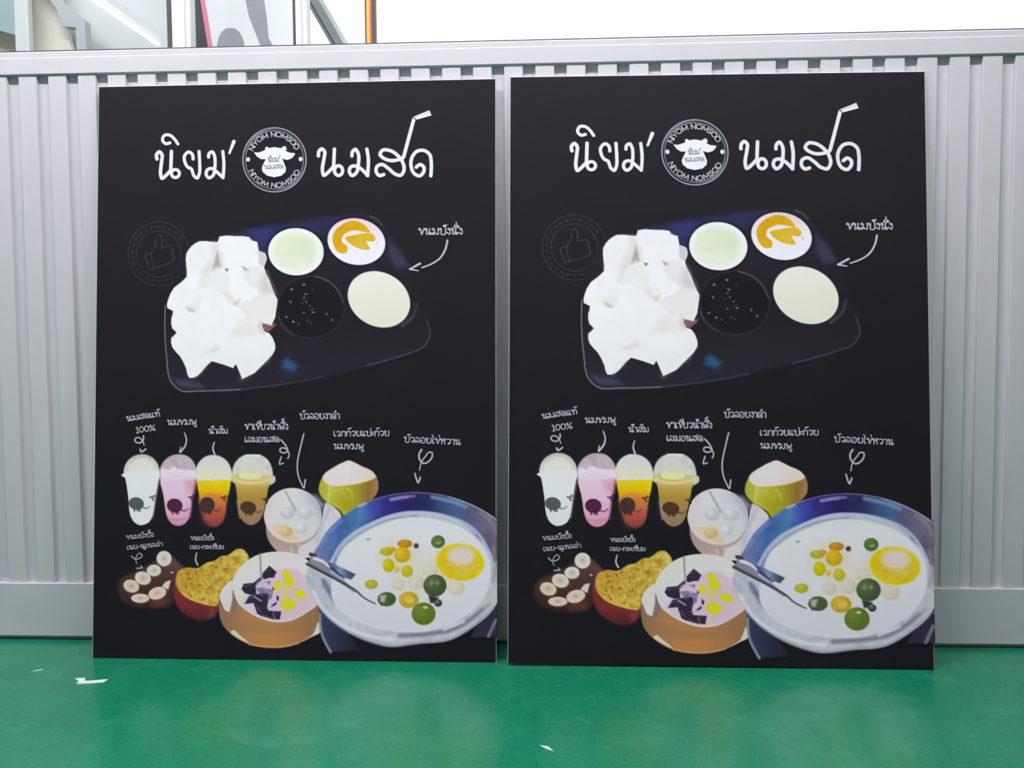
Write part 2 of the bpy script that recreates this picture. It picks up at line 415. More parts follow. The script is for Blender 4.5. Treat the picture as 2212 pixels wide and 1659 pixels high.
# ---- round logo
LZ = zf(515, 265, 10.369)
cx, cy = LZ([(806, 828)])[0]; ro = 69.2
a = Art(cx-ro-4, cy-ro-4, cx+ro+4, cy+ro+4, 0.7)
def ringfill(X, Y):
    ang = np.arctan2(-(Y-cy), X-cx)
    k = np.clip(np.cos((ang-math.radians(128))*2), 0, 1)**1.2
    return 0.12+0.75*k
t = np.linspace(0, 2*math.pi, 73)[:-1]
a.stroke(np.stack([cx+(ro-4)*np.cos(t), cy+(ro-3.4)*np.sin(t)], 1), 7, (112, 112, 124), None, 1.4, ringfill, 0, True)
a.ring(cx, cy, ro-0.8, ro, 2.6, (158, 158, 170)); a.ring(cx, cy, ro-6.6, ro-6.2, 1.7, (140, 140, 152))
def arctext(txt, r, a0, a1, inv, h):
    tot = sum(LAT[c][0] for c in txt)-0.12; x = 0
    for c in txt:
        wd, ss = LAT[c]
        for s in ss:
            P = []
            for px, py in s:
                th = math.radians(a0+(a1-a0)*(x+px)/tot)
                rr = r+(py-0.5)*h*(-1 if inv else 1)
                P.append((cx+rr*math.cos(th), cy-rr*math.sin(th)))
            a.stroke(P, 2.0, (205, 205, 216), None, 1.2, 0.95, 0 if c in 'NIYM' else 3)
        x += wd
arctext('NIYOM NOMSOD', 55.2, 157, 25, False, 10.0)
arctext('NIYOM NOMSOD', 55.2, 204, 336, True, 10.0)
for p in LZ([(218, 818), (1392, 810)]): a.ell(p[0], p[1], 4.4, 4.9, (225, 225, 235))
a.poly(LZ([(345, 655), (450, 662), (560, 625), (600, 600), (598, 550), (640, 528), (685, 562), (800, 540), (950, 565), (1005, 525), (1052, 518), (1085, 590), (1050, 622), (1150, 668), (1262, 675), (1262, 715), (1200, 790), (1100, 830), (1020, 815), (980, 790), (1010, 870), (1065, 1010), (1055, 1100), (960, 1185), (800, 1218), (640, 1182), (540, 1095), (520, 1010), (560, 910), (610, 815), (500, 812), (410, 750)]), (236, 236, 246), 1.5)
write(a, "นิยม'", LZ([(660, 880)])[0], LZ([(930, 868)])[0], 9, (110, 112, 122), 1.7, 0.9)
write(a, "นมสด", LZ([(580, 1035)])[0], LZ([(1000, 1020)])[0], 8, (110, 112, 122), 1.7, 0.9)
PIECES.append(('printed_logo', a, 6, 'round logo with a white cow head and NIYOM NOMSOD lettering'))

# ---- faint thumbs-up stamp
S4 = zf(260, 450, 4.047)
cx, cy = S4([(335, 395)])[0]
a = Art(cx-71, cy-73, cx+71, cy+73, 1.0)
FC = (66, 67, 76)
a.ring(cx, cy, 66, 69, 2.0, FC, 1.6, 0.7); a.ring(cx, cy, 48, 50, 2.0, FC, 1.6, 0.7)
for k in range(26):
    th = k/26*2*math.pi+0.1; r = 57
    if math.cos(th) > 0.9: continue
    for q in (-2, 1.5): a.ell(cx+r*math.cos(th+q*0.02), cy+(r+2)*math.sin(th+q*0.02), 2.4, 3.2, (62, 63, 72), th, 2.5, 0.45)
a.stroke(S4([(215, 410), (240, 392), (272, 393), (305, 320), (320, 250), (343, 230), (365, 262), (360, 342), (430, 325), (450, 345), (468, 440), (455, 465), (320, 510), (255, 525), (215, 410)]), 2.3, FC, None, 1.6, 0.75, 0)
a.stroke(S4([(268, 395), (290, 512)]), 2.0, FC, None, 1.6, 0.7)
PIECES.append(('printed_stamp', a, 1, 'faint grey thumbs-up stamp'))

# ---- tray with bread and dips
C5 = zf(550, 440, 3.95)
a = Art(345, 455, 945, 862, 1.3)
tray = [(357, 660), (356, 700), (360, 772), (369, 823), (388, 843), (433, 845), (527, 841), (640, 825), (778, 794), (880, 765), (917, 748), (930, 723), (915, 655), (879, 566), (841, 503), (803, 466), (727, 464), (651, 480), (550, 494), (470, 512), (398, 545), (372, 600)]
a.poly(tray, vgrad([(460, (40, 39, 50)), (650, (30, 27, 34)), (840, (36, 34, 42))]), 10, 0.9, 3)
a.poly([(480, 512), (560, 492), (600, 484), (700, 470), (760, 474), (700, 500), (600, 520), (560, 560), (545, 530)], (38, 43, 88), 16, 0.7)
a.poly(S4([(1110, 190), (1320, 160), (1340, 230), (1220, 330), (1190, 270)]), (46, 55, 108), 14, 0.6)
a.poly([(840, 520), (862, 540), (885, 575), (855, 580), (840, 550)], (66, 62, 88), 10, 0.6)
a.stroke([(798, 466), (815, 474), (825, 486)], 2, (120, 120, 130), None, 2, 0.6)
a.poly(C5([(280, 1315), (370, 1380), (330, 1430), (230, 1400), (240, 1340)]), (38, 84, 124), 12, 0.85)
a.poly(C5([(200, 1440), (360, 1430), (300, 1480)]), (34, 44, 84), 12, 0.6)
for seg, c, wd in (([(357, 660), (356, 700), (360, 772), (369, 823), (388, 842), (433, 844), (520, 841)], (130, 126, 136), 2.4), ([(520, 841), (640, 825), (700, 812)], (70, 68, 80), 2), ([(790, 790), (880, 764), (917, 747), (929, 724), (920, 690)], (74, 74, 88), 2.4)):
    a.stroke(seg, wd, c, None, 1.8, 0.85)
a.poly([(372, 815), (390, 836), (440, 838), (430, 825), (395, 820)], (60, 66, 96), 8, 0.7)
# bread
br = S4([(690, 285), (800, 290), (850, 290), (865, 245), (1000, 240), (1130, 250), (1140, 280), (1195, 290), (1210, 370), (1265, 390), (1280, 440), (1255, 510), (1300, 620), (1345, 745), (1370, 790), (1365, 860), (1320, 1020), (1240, 1000), (1260, 1075), (1300, 1090), (1350, 1180), (1350, 1240), (1280, 1330), (1065, 1490), (1010, 1360), (985, 1395), (800, 1335), (740, 1390), (670, 1465), (600, 1480), (575, 1400), (520, 1290), (455, 1215), (445, 1130), (490, 1085), (455, 1050), (445, 960), (460, 895), (410, 870), (415, 800), (470, 690), (580, 595), (575, 490), (575, 400), (620, 330)])
a.poly(S4([(1230, 990), (1330, 1010), (1360, 1000), (1350, 1030), (1285, 1085)]), (128, 92, 92), 3, 0.9)
a.poly(br, mott((233, 234, 239), (241, 242, 247), 22, 4), 1.6, 1, 2)
def bp(pts, c, soft=6, op=0.8):
    d = 240-np.array(c, float).mean()
    a.poly(S4(pts), c, soft*1.4, op*(0.8 if d < 40 else 0.9), 0, 'atop')
bp([(580, 400), (690, 290), (850, 300), (850, 440), (760, 560), (700, 600), (585, 595)], (233, 233, 237))
bp([(810, 300), (855, 330), (850, 440), (760, 580), (720, 560), (800, 430)], (206, 202, 196), 14, 0.75)
bp([(848, 370), (875, 480), (880, 510), (800, 545)], (158, 152, 146), 4, 0.9)
bp([(868, 250), (1125, 255), (1195, 300), (1205, 480), (1100, 530), (885, 510)], (237, 237, 241), 3)
bp([(868, 380), (890, 380), (900, 510), (880, 505)], (214, 208, 200), 6, 0.8)
bp([(912, 528), (945, 525), (930, 552)], (58, 56, 58), 2, 0.95); bp([(1068, 505), (1130, 535), (1090, 548)], (70, 66, 68), 2, 0.9)
bp([(1205, 370), (1262, 392), (1278, 440), (1252, 510), (1210, 480)], (196, 194, 198), 4, 0.85)
bp([(840, 495), (960, 590), (950, 720), (880, 740), (740, 690), (780, 560)], (229, 229, 231), 4, 0.8)
bp([(700, 600), (760, 575), (740, 690), (690, 680)], (216, 214, 214), 10, 0.7)
bp([(1060, 520), (1215, 495), (1345, 745), (1240, 740), (1100, 640)], (226, 223, 224), 5, 0.85)
bp([(1270, 560), (1345, 745), (1240, 735), (1215, 660)], (196, 190, 190), 14, 0.8)
bp([(1240, 735), (1375, 790), (1320, 1020), (1120, 965), (1030, 850)], (228, 223, 225), 4, 0.9)
bp([(985, 835), (1045, 790), (1022, 850)], (196, 197, 158), 5, 0.95)
bp([(910, 740), (950, 730), (1000, 830), (960, 820)], (214, 214, 200), 8, 0.8)
bp([(580, 860), (650, 890), (640, 905), (600, 895)], (150, 150, 154), 5, 0.8); bp([(560, 880), (700, 780), (660, 880)], (220, 220, 214), 12, 0.7)
bp([(690, 1260), (850, 1190), (890, 1250), (720, 1280)], (208, 208, 214), 10, 0.8)
bp([(960, 1120), (1020, 1010), (1120, 960), (1250, 1060), (1240, 1110), (1080, 1140)], (222, 217, 212), 12, 0.75)
bp([(1225, 985), (1262, 1075), (1255, 1100), (1200, 1030)], (206, 190, 184), 8, 0.8)
bp([(1080, 1330), (1330, 1210), (1280, 1330), (1065, 1485)], (218, 219, 224), 14, 0.7)
bp([(700, 1400), (760, 1350), (735, 1395), (640, 1478)], (205, 206, 212), 10, 0.7)
# dips
def dip(cx, cy, rx, ry, rot, base):
    a.ell(cx, cy, rx+4, ry+4, (20, 19, 26), rot, 6, 0.8)
    a.ell(cx, cy, rx, ry, base, rot, 1.6)
dip(639.1, 543.3, 60, 51, 0.05, (236, 240, 243))
a.ell(637, 543, 47, 41, mott((214, 224, 190), (230, 236, 220), 26, 8), 0, 14, 0.9)
a.ell(655, 535, 24, 20, (212, 222, 196), 0, 16, 0.6)
dip(769.6, 521.4, 62.8, 50, 0.2, vgrad([(470, (228, 205, 214)), (520, (236, 232, 244)), (575, (238, 238, 248))]))
YD = mott((206, 150, 14), (216, 176, 44), 18, 11)
a.poly(C5([(850, 143), (930, 175), (985, 240), (830, 228), (750, 275), (742, 320), (790, 365), (785, 415), (720, 415), (670, 340), (668, 260), (740, 180)]), YD, 2.2, 1, 4)
a.poly(C5([(770, 290), (850, 265), (1000, 252), (1030, 290), (1020, 320), (950, 320), (985, 385), (900, 385), (800, 330)]), mott((208, 168, 30), (216, 186, 66), 16, 12), 2.2, 1, 3)
a.poly(C5([(1030, 330), (1055, 320), (1045, 355)]), (206, 206, 190), 3, 0.8)
a.ell(671.5, 663, 72, 67, (24, 22, 28), 0, 3, 0.9)
a.ring(671.5, 663, 72, 67, 1.8, (72, 72, 82), 2.2, 0.55)
a.stroke(C5([(520, 620), (640, 670), (720, 760), (752, 840)]), 2.2, (120, 120, 128), None, 1.8, 0.6)
a.stroke(C5([(200, 960), (240, 1050), (330, 1120)]), 1.8, (92, 92, 100), None, 1.8, 0.6)
rr = random.Random(5)
for p in C5([(315, 730), (435, 770), (420, 800), (440, 835), (470, 870), (490, 900), (500, 925), (420, 930), (270, 965), (330, 1005), (375, 1020), (450, 1000), (480, 1015), (615, 940), (405, 845), (420, 690), (495, 735), (660, 990), (305, 835)]):
    a.ell(p[0], p[1], rr.uniform(1.6, 4), rr.uniform(1.2, 2.4), (138, 138, 146), rr.uniform(0, 3), 2.0, rr.uniform(0.35, 0.95))
a.ell(819, 650, 75, 66, (28, 28, 36), 0.5, 8, 0.7)
a.stroke(C5([(1260, 1040), (1350, 960), (1385, 850)]), 7, (72, 82, 90), 3, 6, 0.7)
a.ell(818.4, 646.3, 70, 58, vgrad([(590, (232, 232, 222)), (700, (222, 224, 208))]), 0.5, 1.8)
PIECES.append(('printed_food_tray', a, 2, 'dark tray of white steamed bread cubes with four dips'))

# ---- drink cups
D6 = zf(250, 960, 8.733); D7 = zf(410, 960, 8.73)
def calf(a, Z, c, rx, ry, col, spl, soft=2.0):
    x, y = Z([c])[0]
    a.ell(x, y, rx, ry, col, 0.2, soft, 0.96)
    for dx in (-5, 2.5, 7): a.poly([(x+dx-2.2, y+ry*0.7), (x+dx+2.2, y+ry*0.7), (x+dx+2.6, y+ry+4.4), (x+dx-0.8, y+ry+3.4)], col, soft, 0.9)
    a.stroke([(x+rx*0.6, y+ry*0.55), (x+rx+6, y+ry*0.75), (x+rx+12, y+ry*0.45)], 4.5, col, 2.5, 3, 0.6)
    sx, sy = Z([spl])[0]
    for q, r in (((0, 0), 4.2), ((4.5, -3.5), 3.4), ((-5, -1), 2.4), ((2, 5), 3.0)): a.ell(sx+q[0], sy+q[1], r*0.85, r*0.7, col, 0.4, 2.4, 0.85)
a = Art(260, 978, 350, 1140, 1.0)
a.poly(D6([(150, 560), (165, 420), (230, 300), (330, 220), (430, 185), (560, 185), (680, 235), (770, 330), (815, 430), (830, 560)]), vgrad([(980, (176, 176, 172)), (1005, (196, 196, 190)), (1022, (205, 206, 204))]), 3, 1, 4)
a.poly(D6([(215, 560), (260, 380), (420, 250), (560, 240), (700, 340), (770, 560)]), vgrad([(985, (212, 210, 202)), (1020, (216, 215, 208))]), 8, 0.9)
a.poly(D6([(112, 575), (150, 545), (820, 500), (835, 600), (810, 680), (750, 1000), (700, 1330), (640, 1450), (540, 1510), (440, 1518), (330, 1445), (270, 1320), (235, 990), (170, 620), (130, 600)]), vgrad([(1015, (216, 218, 218)), (1060, (222, 225, 230)), (1140, (216, 216, 218))]), 2, 1, 3)
a.stroke(D6([(120, 575), (400, 600), (835, 560)]), 3, (232, 234, 236), None, 4, 0.55)
a.stroke(D6([(815, 690), (760, 1000), (700, 1380)]), 3, (150, 150, 150), None, 4, 0.6)
calf(a, D6, (388, 1112), 16.5, 13.5, (66, 72, 74), (690, 1000))
PIECES.append(('printed_drink_cup', a, 1, 'cup of plain white fresh milk'))
a = Art(338, 978, 432, 1142, 1.0)
a.poly(D6([(830, 540), (845, 420), (920, 300), (1040, 210), (1180, 182), (1330, 205), (1440, 290), (1500, 390), (1525, 560)]), mott((166, 150, 158), (194, 182, 188), 10, 21), 3, 1, 4)
a.poly(D6([(845, 480), (880, 445), (990, 480), (1090, 410), (1180, 460), (1330, 480), (1520, 480), (1525, 650), (840, 665)]), (226, 214, 224), 3)
a.poly(D6([(840, 650), (1515, 640), (1480, 860), (1440, 1060), (1420, 1250), (1380, 1390), (1300, 1495), (1200, 1535), (1100, 1520), (1010, 1440), (955, 1320), (900, 960)]), vgrad([(1034, (214, 194, 210)), (1075, (212, 180, 202)), (1110, (202, 156, 180)), (1136, (190, 128, 154))]), 2.5, 1, 3)
a.poly(D6([(1290, 700), (1510, 660), (1470, 900), (1350, 900)]), (204, 140, 158), 14, 0.75)
a.stroke(D6([(845, 600), (1150, 640), (1520, 590)]), 3.4, (234, 226, 232), None, 4, 0.6)
a.stroke(D6([(1500, 690), (1440, 1060), (1400, 1380)]), 4, (120, 70, 92), None, 6, 0.6)
a.stroke(D6([(985, 1400), (1200, 1420), (1390, 1370)]), 3, (176, 110, 136), None, 5, 0.5)
calf(a, D6, (1112, 1150), 17, 15, (62, 26, 52), (1420, 1000))
PIECES.append(('printed_drink_cup', a, 2, 'cup of pink milk'))
a = Art(417, 978, 506, 1144, 1.0)
a.poly(D7([(110, 620), (115, 460), (190, 310), (320, 215), (460, 195), (610, 240), (730, 350), (780, 470), (800, 620)]), vgrad([(983, (198, 202, 210)), (1000, (204, 206, 196)), (1026, (216, 212, 196))]), 3, 1, 4)
a.poly(D7([(115, 560), (420, 490), (790, 560), (800, 690), (125, 700)]), vgrad([(1016, (216, 210, 190)), (1036, (222, 216, 200))]), 4)
a.poly(D7([(125, 690), (340, 690), (420, 660), (775, 670), (740, 900), (695, 1060), (185, 1020)]), vgrad([(1036, (220, 206, 22)), (1055, (214, 182, 14)), (1076, (208, 150, 24))]), 2.5)
a.stroke(D7([(115, 600), (440, 650), (800, 600)]), 3, (230, 226, 214), None, 4, 0.6)
a.stroke(D7([(740, 700), (720, 850)]), 6, (198, 206, 30), None, 6, 0.7)
a.poly(D7([(180, 975), (700, 990), (690, 1150), (660, 1350), (600, 1490), (480, 1555), (360, 1540), (270, 1470), (215, 1300)]), vgrad([(1070, (196, 128, 50)), (1090, (180, 104, 64)), (1115, (156, 72, 60)), (1138, (112, 54, 58))]), 5, 1, 3)
a.stroke(D7([(210, 1250), (260, 1460), (330, 1530)]), 8, (44, 38, 42), None, 8, 0.7)
calf(a, D7, (325, 1140), 16.5, 17, (54, 40, 40), (640, 1010))
PIECES.append(('printed_drink_cup', a, 1, 'cup of orange drink'))
a = Art(498, 976, 598, 1142, 1.0)
a.poly(D7([(800, 590), (810, 450), (850, 350), (930, 255), (1040, 198), (1180, 186), (1330, 198), (1440, 260), (1530, 390), (1565, 600)]), mott((188, 192, 186), (208, 210, 206), 12, 31), 3, 1, 4)
a.poly(D7([(930, 420), (1100, 360), (1400, 420), (1400, 545), (920, 560)]), (204, 204, 184), 10, 0.8)
a.stroke(D7([(1050, 205), (1330, 205)]), 3, (226, 230, 232), None, 3, 0.8)
a.poly(D7([(785, 600), (830, 560), (1540, 580), (1600, 600), (1608, 700), (1560, 740), (1500, 770), (1440, 1050), (1370, 1330), (1290, 1460), (1160, 1525), (1050, 1490), (960, 1380), (900, 1060), (850, 740), (790, 690)]), vgrad([(1026, (196, 188, 140)), (1042, (196, 180, 118)), (1054, (178, 150, 72)), (1075, (160, 130, 52)), (1095, (150, 122, 78)), (1135, (132, 108, 88))]), 2.5, 1, 3)
a.poly(D7([(1500, 620), (1600, 600), (1608, 700), (1520, 765)]), (196, 194, 190), 4, 0.85)
a.stroke(D7([(850, 660), (1000, 715), (1250, 725), (1520, 660)]), 5, (214, 200, 150), None, 4, 0.8)
a.poly(D7([(905, 560), (960, 545), (1330, 545), (1362, 590), (1310, 645), (1120, 658), (950, 630)]), (230, 226, 164), 3)
a.stroke(D7([(900, 555), (905, 600), (940, 640)]), 3, (170, 186, 60), None, 3, 0.8)
a.stroke(D7([(900, 1070), (950, 1380)]), 5, (150, 140, 140), None, 5, 0.7)
calf(a, D7, (1100, 1190), 17.5, 13.5, (62, 46, 30), (1420, 1040))
PIECES.append(('printed_drink_cup', a, 2, 'cup of honey lemon green tea'))

# ---- coconut
K8 = zf(560, 970, 7.213)
a = Art(686, 990, 824, 1118, 1.2)
a.poly(K8([(985, 440), (935, 560), (928, 660), (980, 760), (1090, 850), (1260, 960), (1320, 1040), (1500, 960), (1750, 800), (1850, 650), (1858, 560), (1820, 420)]), hgrad([(688, (160, 162, 62)), (710, (172, 172, 60)), (745, (164, 160, 40)), (775, (146, 132, 40)), (795, (128, 98, 44)), (816, (150, 118, 84))]), 3, 1, 4)
a.stroke(K8([(1110, 560), (1085, 720), (1070, 830)]), 6, (200, 198, 110), 4, 6, 0.75)
a.stroke(K8([(1380, 620), (1440, 680), (1460, 790)]), 5, (192, 190, 96), 3, 6, 0.7)
a.poly(K8([(1120, 600), (1300, 610), (1280, 680), (1130, 690)]), (194, 188, 104), 14, 0.6)
a.poly(K8([(1250, 800), (1500, 780), (1400, 940), (1300, 960)]), (142, 142, 20), 20, 0.7)
a.poly(K8([(990, 420), (1100, 320), (1370, 180), (1420, 180), (1600, 270), (1760, 345), (1820, 430), (1650, 510), (1400, 560), (1180, 575), (1090, 560), (1000, 490)]), hgrad([(698, (216, 206, 210)), (750, (224, 216, 216)), (810, (220, 202, 186))]), 2, 1, 2)
a.stroke(K8([(1000, 490), (1090, 562), (1180, 575), (1400, 560), (1650, 512), (1815, 435)]), 2.4, (206, 196, 130), None, 3, 0.7)
PIECES.append(('printed_coconut', a, 1, 'green coconut with trimmed white cone top'))

# ---- small white dessert bowl
a = Art(566, 1050, 742, 1205, 1.2)
a.poly(K8([(105, 1200), (125, 1380), (250, 1570), (420, 1690), (800, 1690), (900, 1300)]), vgrad([(1140, (150, 134, 128)), (1180, (168, 146, 138)), (1205, (176, 160, 156))]), 2.5, 1, 3)
a.poly(K8([(1030, 830), (1085, 850), (1230, 960), (1278, 1030), (1200, 1200), (1000, 1450), (930, 1690), (600, 1690), (620, 1560), (880, 1360)]), mott((186, 188, 194), (206, 204, 210), 16, 41), 2.5, 1, 3)
a.stroke(K8([(1090, 930), (960, 1250), (850, 1560)]), 8, (172, 178, 182), None, 8, 0.7)
a.stroke(K8([(1180, 980), (1130, 1100)]), 5, (206, 196, 206), None, 5, 0.7)
a.poly(K8([(600, 1500), (900, 1480), (820, 1680), (650, 1690)]), (206, 196, 194), 8, 0.8)
a.stroke(K8([(500, 1530), (510, 1660)]), 3, (205, 196, 190), None, 4, 0.7)
a.ell(*K8([(522, 1038)])[0], 62.6, 59.6, hgrad([(570, (204, 194, 196)), (620, (208, 210, 212)), (690, (186, 186, 196))]), 0.25, 1.8)
a.ell(*K8([(590, 1130)])[0], 48, 44, (198, 202, 202), 0, 14, 0.6)
a.poly(K8([(720, 690), (900, 730), (1020, 860), (930, 1060), (860, 900)]), (170, 172, 184), 12, 0.7)
a.poly(K8([(165, 1190), (450, 1165), (560, 1300), (650, 1445), (480, 1445), (300, 1360)]), (216, 194, 158), 8, 0.95)
for p, rx, ry, c in (((440, 1000), 15, 13, (182, 184, 182)), ((720, 1005), 17, 12, (184, 188, 190)), ((420, 1285), 14, 11.5, (186, 166, 112)), ((650, 1235), 14, 11, (188, 194, 196))):
    q = K8([p])[0]; a.ell(q[0], q[1], rx, ry, ball(q[0], q[1], rx, c, 0.12, 0.06), 0, 5, 0.85)
a.stroke(K8([(405, 655), (480, 800), (570, 960)]), 5, (160, 163, 168), 5, 3, 0.9)
a.stroke(K8([(175, 1330), (330, 1420), (480, 1460), (660, 1462), (830, 1390)]), 2.6, (168, 150, 138), None, 3, 0.7)
PIECES.append(('printed_dessert_bowl', a, 2, 'white bowl of black sesame dumplings'))

# ---- buns
B12 = zf(240, 1130, 7.213)
a = Art(250, 1184, 402, 1322, 1.2)
a.poly(B12([(110, 920), (190, 840), (380, 750), (560, 670), (740, 560), (950, 520), (1130, 690), (1040, 900), (1010, 1150), (940, 1270), (700, 1335), (400, 1320), (180, 1230), (110, 1080)]), vgrad([(1200, (70, 58, 62)), (1240, (70, 48, 46)), (1275, (58, 38, 36)), (1312, (44, 28, 30))]), 9, 0.95)
a.poly(B12([(960, 540), (1130, 690), (1050, 800), (930, 640)]), (84, 60, 66), 10, 0.7)
a.poly(B12([(600, 1230), (800, 1170), (900, 1200), (860, 1290), (650, 1300)]), (104, 52, 44), 14, 0.7)
for p, rx, ry, rot, c in (((825, 550), 16, 16.4, 0, (200, 198, 184)), ((668, 735), 15.2, 12.4, 0, (198, 196, 184)), ((495, 855), 17.5, 14, 0.3, (198, 194, 174)), ((315, 978), 17, 13.4, 0.35, (196, 186, 160)), ((455, 1168), 19.5, 9.6, 0, (200, 186, 168)), ((720, 1090), 19.5, 13, -0.3, (206, 190, 174))):
    q = B12([p])[0]; c = np.array(c)
    a.ell(q[0], q[1]+1.6, rx+1, ry+0.8, (104, 92, 66), rot, 4, 0.8)
    a.ell(q[0], q[1], rx, ry, c, rot, 1.8)
    a.ell(q[0], q[1], rx*0.62, ry*0.62, c*0.94, rot, 3, 0.8); a.ell(q[0], q[1], rx*0.25, ry*0.28, c*0.8, rot, 3, 0.8)
a.poly(B12([(790, 985), (850, 910), (932, 890), (890, 1040)]), (204, 186, 172), 2)
a.ell(*B12([(948, 768)])[0], 3, 2, (190, 168, 164), 0, 2)
PIECES.append(('printed_bun', a, 1, 'dark chocolate bun topped with banana slices'))
a = Art(374, 1180, 542, 1346, 1.2)
a.poly(B12([(1000, 930), (980, 1150), (1060, 1330), (1240, 1480), (1440, 1530), (1590, 1470), (1680, 1320), (1660, 1240), (1300, 1130), (1060, 980)]), vgrad([(1265, (104, 42, 40)), (1310, (104, 38, 42)), (1342, (58, 30, 34))]), 6, 0.97, 4)
a.poly(B12([(1540, 1340), (1640, 1310), (1600, 1450), (1520, 1460)]), (130, 60, 68), 12, 0.7)
flt = B12([(1005, 900), (1050, 750), (1200, 690), (1330, 705), (1500, 612), (1600, 590), (1720, 512), (1820, 500), (1960, 402), (2040, 400), (2150, 540), (2000, 720), (1860, 950), (1720, 1150), (1650, 1285), (1400, 1250), (1150, 1150), (1030, 1000)])
a.poly(flt, mott((160, 128, 36), (204, 180, 82), 9, 51, 1.9), 2.5, 1, 3)
a.poly(flt, mott((120, 86, 14), (212, 194, 104), 4.2, 57, 1.5), 2.5, 0.28, 3, 'atop')
a.poly(B12([(1010, 880), (1060, 750), (1300, 720), (1280, 1000), (1060, 1000)]), (176, 130, 50), 16, 0.55, 0, 'atop')
a.poly(B12([(1850, 480), (2050, 400), (2160, 560), (2060, 620), (1990, 500)]), (206, 208, 132), 10, 0.6, 0, 'atop')
for p in B12([(1190, 785), (1210, 870), (1255, 950), (1370, 975), (1170, 1000), (1240, 1130), (1520, 800), (1790, 720), (1320, 760), (1640, 690), (1440, 1190), (1560, 990)]):
    a.ell(p[0], p[1], rr.uniform(2.5, 5), rr.uniform(1.6, 3), (118, 84, 20), rr.uniform(0, 3), 3, 0.75)
a.stroke(B12([(1100, 1080), (1250, 1180), (1400, 1245), (1620, 1275)]), 3, (206, 168, 74), None, 4, 0.7)
PIECES.append(('printed_bun', a, 2, 'red bun topped with yellow crispy noodles'))

# ---- jelly bowl
J = zf(450, 1160, 6.144)
a = Art(468, 1186, 698, 1402, 1.2)
a.poly(J([(150, 800), (140, 960), (180, 1150), (300, 1290), (520, 1420), (760, 1468), (980, 1468), (1200, 1415), (1380, 1325), (1480, 1265), (1480, 880), (1300, 700), (300, 700)]), hgrad([(470, (120, 98, 78)), (530, (158, 114, 70)), (590, (166, 116, 66)), (640, (150, 110, 70)), (692, (128, 96, 66))]), 2, 1, 4)
a.poly(J([(200, 1080), (600, 1150), (1100, 1180), (1460, 960), (1460, 1060), (1150, 1250), (800, 1290), (350, 1220)]), (136, 104, 74), 16, 0.6)
a.stroke(J([(540, 1425), (760, 1462), (980, 1462), (1200, 1412)]), 3, (206, 156, 112), None, 4, 0.7)
a.poly(J([(295, 1265), (340, 1238), (380, 1270), (450, 1330), (540, 1408), (400, 1345)]), (206, 196, 178), 2, 1, 3)
a.poly(J([(1240, 1392), (1390, 1295), (1460, 1130), (1490, 1262), (1380, 1325)]), (202, 198, 186), 2, 1, 3)
a.poly(J([(150, 810), (180, 700), (320, 580), (380, 640), (340, 720), (285, 995), (225, 975), (180, 880)]), (204, 203, 200), 2, 1, 4)
a.poly(J([(325, 700), (375, 800), (390, 880), (330, 1000), (290, 1000), (320, 820)]), (116, 104, 90), 4, 1, 3)
a.poly(J([(395, 880), (340, 740), (320, 590), (370, 470), (480, 345), (600, 262), (720, 218), (880, 195), (1060, 205), (1200, 240), (1320, 310), (1410, 600), (1450, 895), (1300, 1010), (1100, 1115), (900, 1135), (700, 1085), (520, 990)]), vgrad([(1192, (206, 204, 198)), (1240, (210, 210, 208)), (1340, (216, 206, 204))]), 2, 1, 4)
a.poly(J([(430, 850), (560, 740), (640, 560), (930, 440), (1150, 430), (1290, 540), (1420, 890), (1200, 1050), (950, 1105), (720, 1060), (500, 950)]), hgrad([(530, (204, 190, 208)), (620, (218, 186, 206)), (690, (214, 190, 198))]), 8, 1, 4)
DK = (32, 27, 40)
for pts in ([(720, 480), (810, 383), (906, 465), (870, 540), (800, 545), (745, 565), (715, 540)], [(440, 690), (470, 622), (560, 612), (625, 610), (640, 770), (560, 770), (480, 745)], [(600, 610), (690, 535), (720, 560), (640, 640)], [(480, 890), (540, 785), (620, 770), (720, 740), (810, 790), (780, 930), (800, 980), (970, 990), (950, 1098), (860, 1095), (700, 1050), (650, 1020), (600, 880)], [(735, 590), (825, 590), (815, 640)], [(905, 770), (940, 800), (930, 850), (905, 840)], [(830, 915), (900, 862), (910, 890), (870, 920)], [(850, 660), (880, 690), (850, 715)]):
    a.poly(J(pts), mott(DK, (48, 42, 60), 8, 61), 2.6)
a.poly(J([(625, 680), (720, 660), (860, 710), (845, 820), (780, 850), (690, 760)]), mott((76, 74, 104), (146, 136, 166), 8, 62, 1.6), 4, 0.9)
a.poly(J([(710, 760), (790, 750), (800, 830), (730, 880)]), (40, 36, 54), 4)
a.stroke(J([(615, 795), (700, 850)]), 3.6, (160, 158, 174), None, 2.5, 0.85)
a.stroke(J([(860, 1010), (880, 1085)]), 2.5, (150, 130, 140), None, 3, 0.7)
a.stroke(J([(688, 225), (695, 400), (705, 580)]), 3.6, (128, 126, 128), None, 2, 0.9)
for q0, q1, wd in (((480, 660), (560, 640), 1.8), ((520, 820), (600, 800), 2.2), ((650, 930), (700, 1010), 2.6), ((770, 940), (880, 930), 3.4), ((760, 450), (830, 430), 1.8), ((640, 620), (700, 600), 3.4), ((800, 700), (850, 760), 2.6), ((720, 1040), (800, 1060), 1.8)):
    a.stroke(J([q0, q1]), wd, (128, 118, 150), wd*0.6, 3, 0.55, 0)
a.poly(J([(650, 600), (780, 560), (850, 660), (780, 700), (660, 660)]), (190, 172, 200), 6, 0.75)
GY = (200, 192, 20)
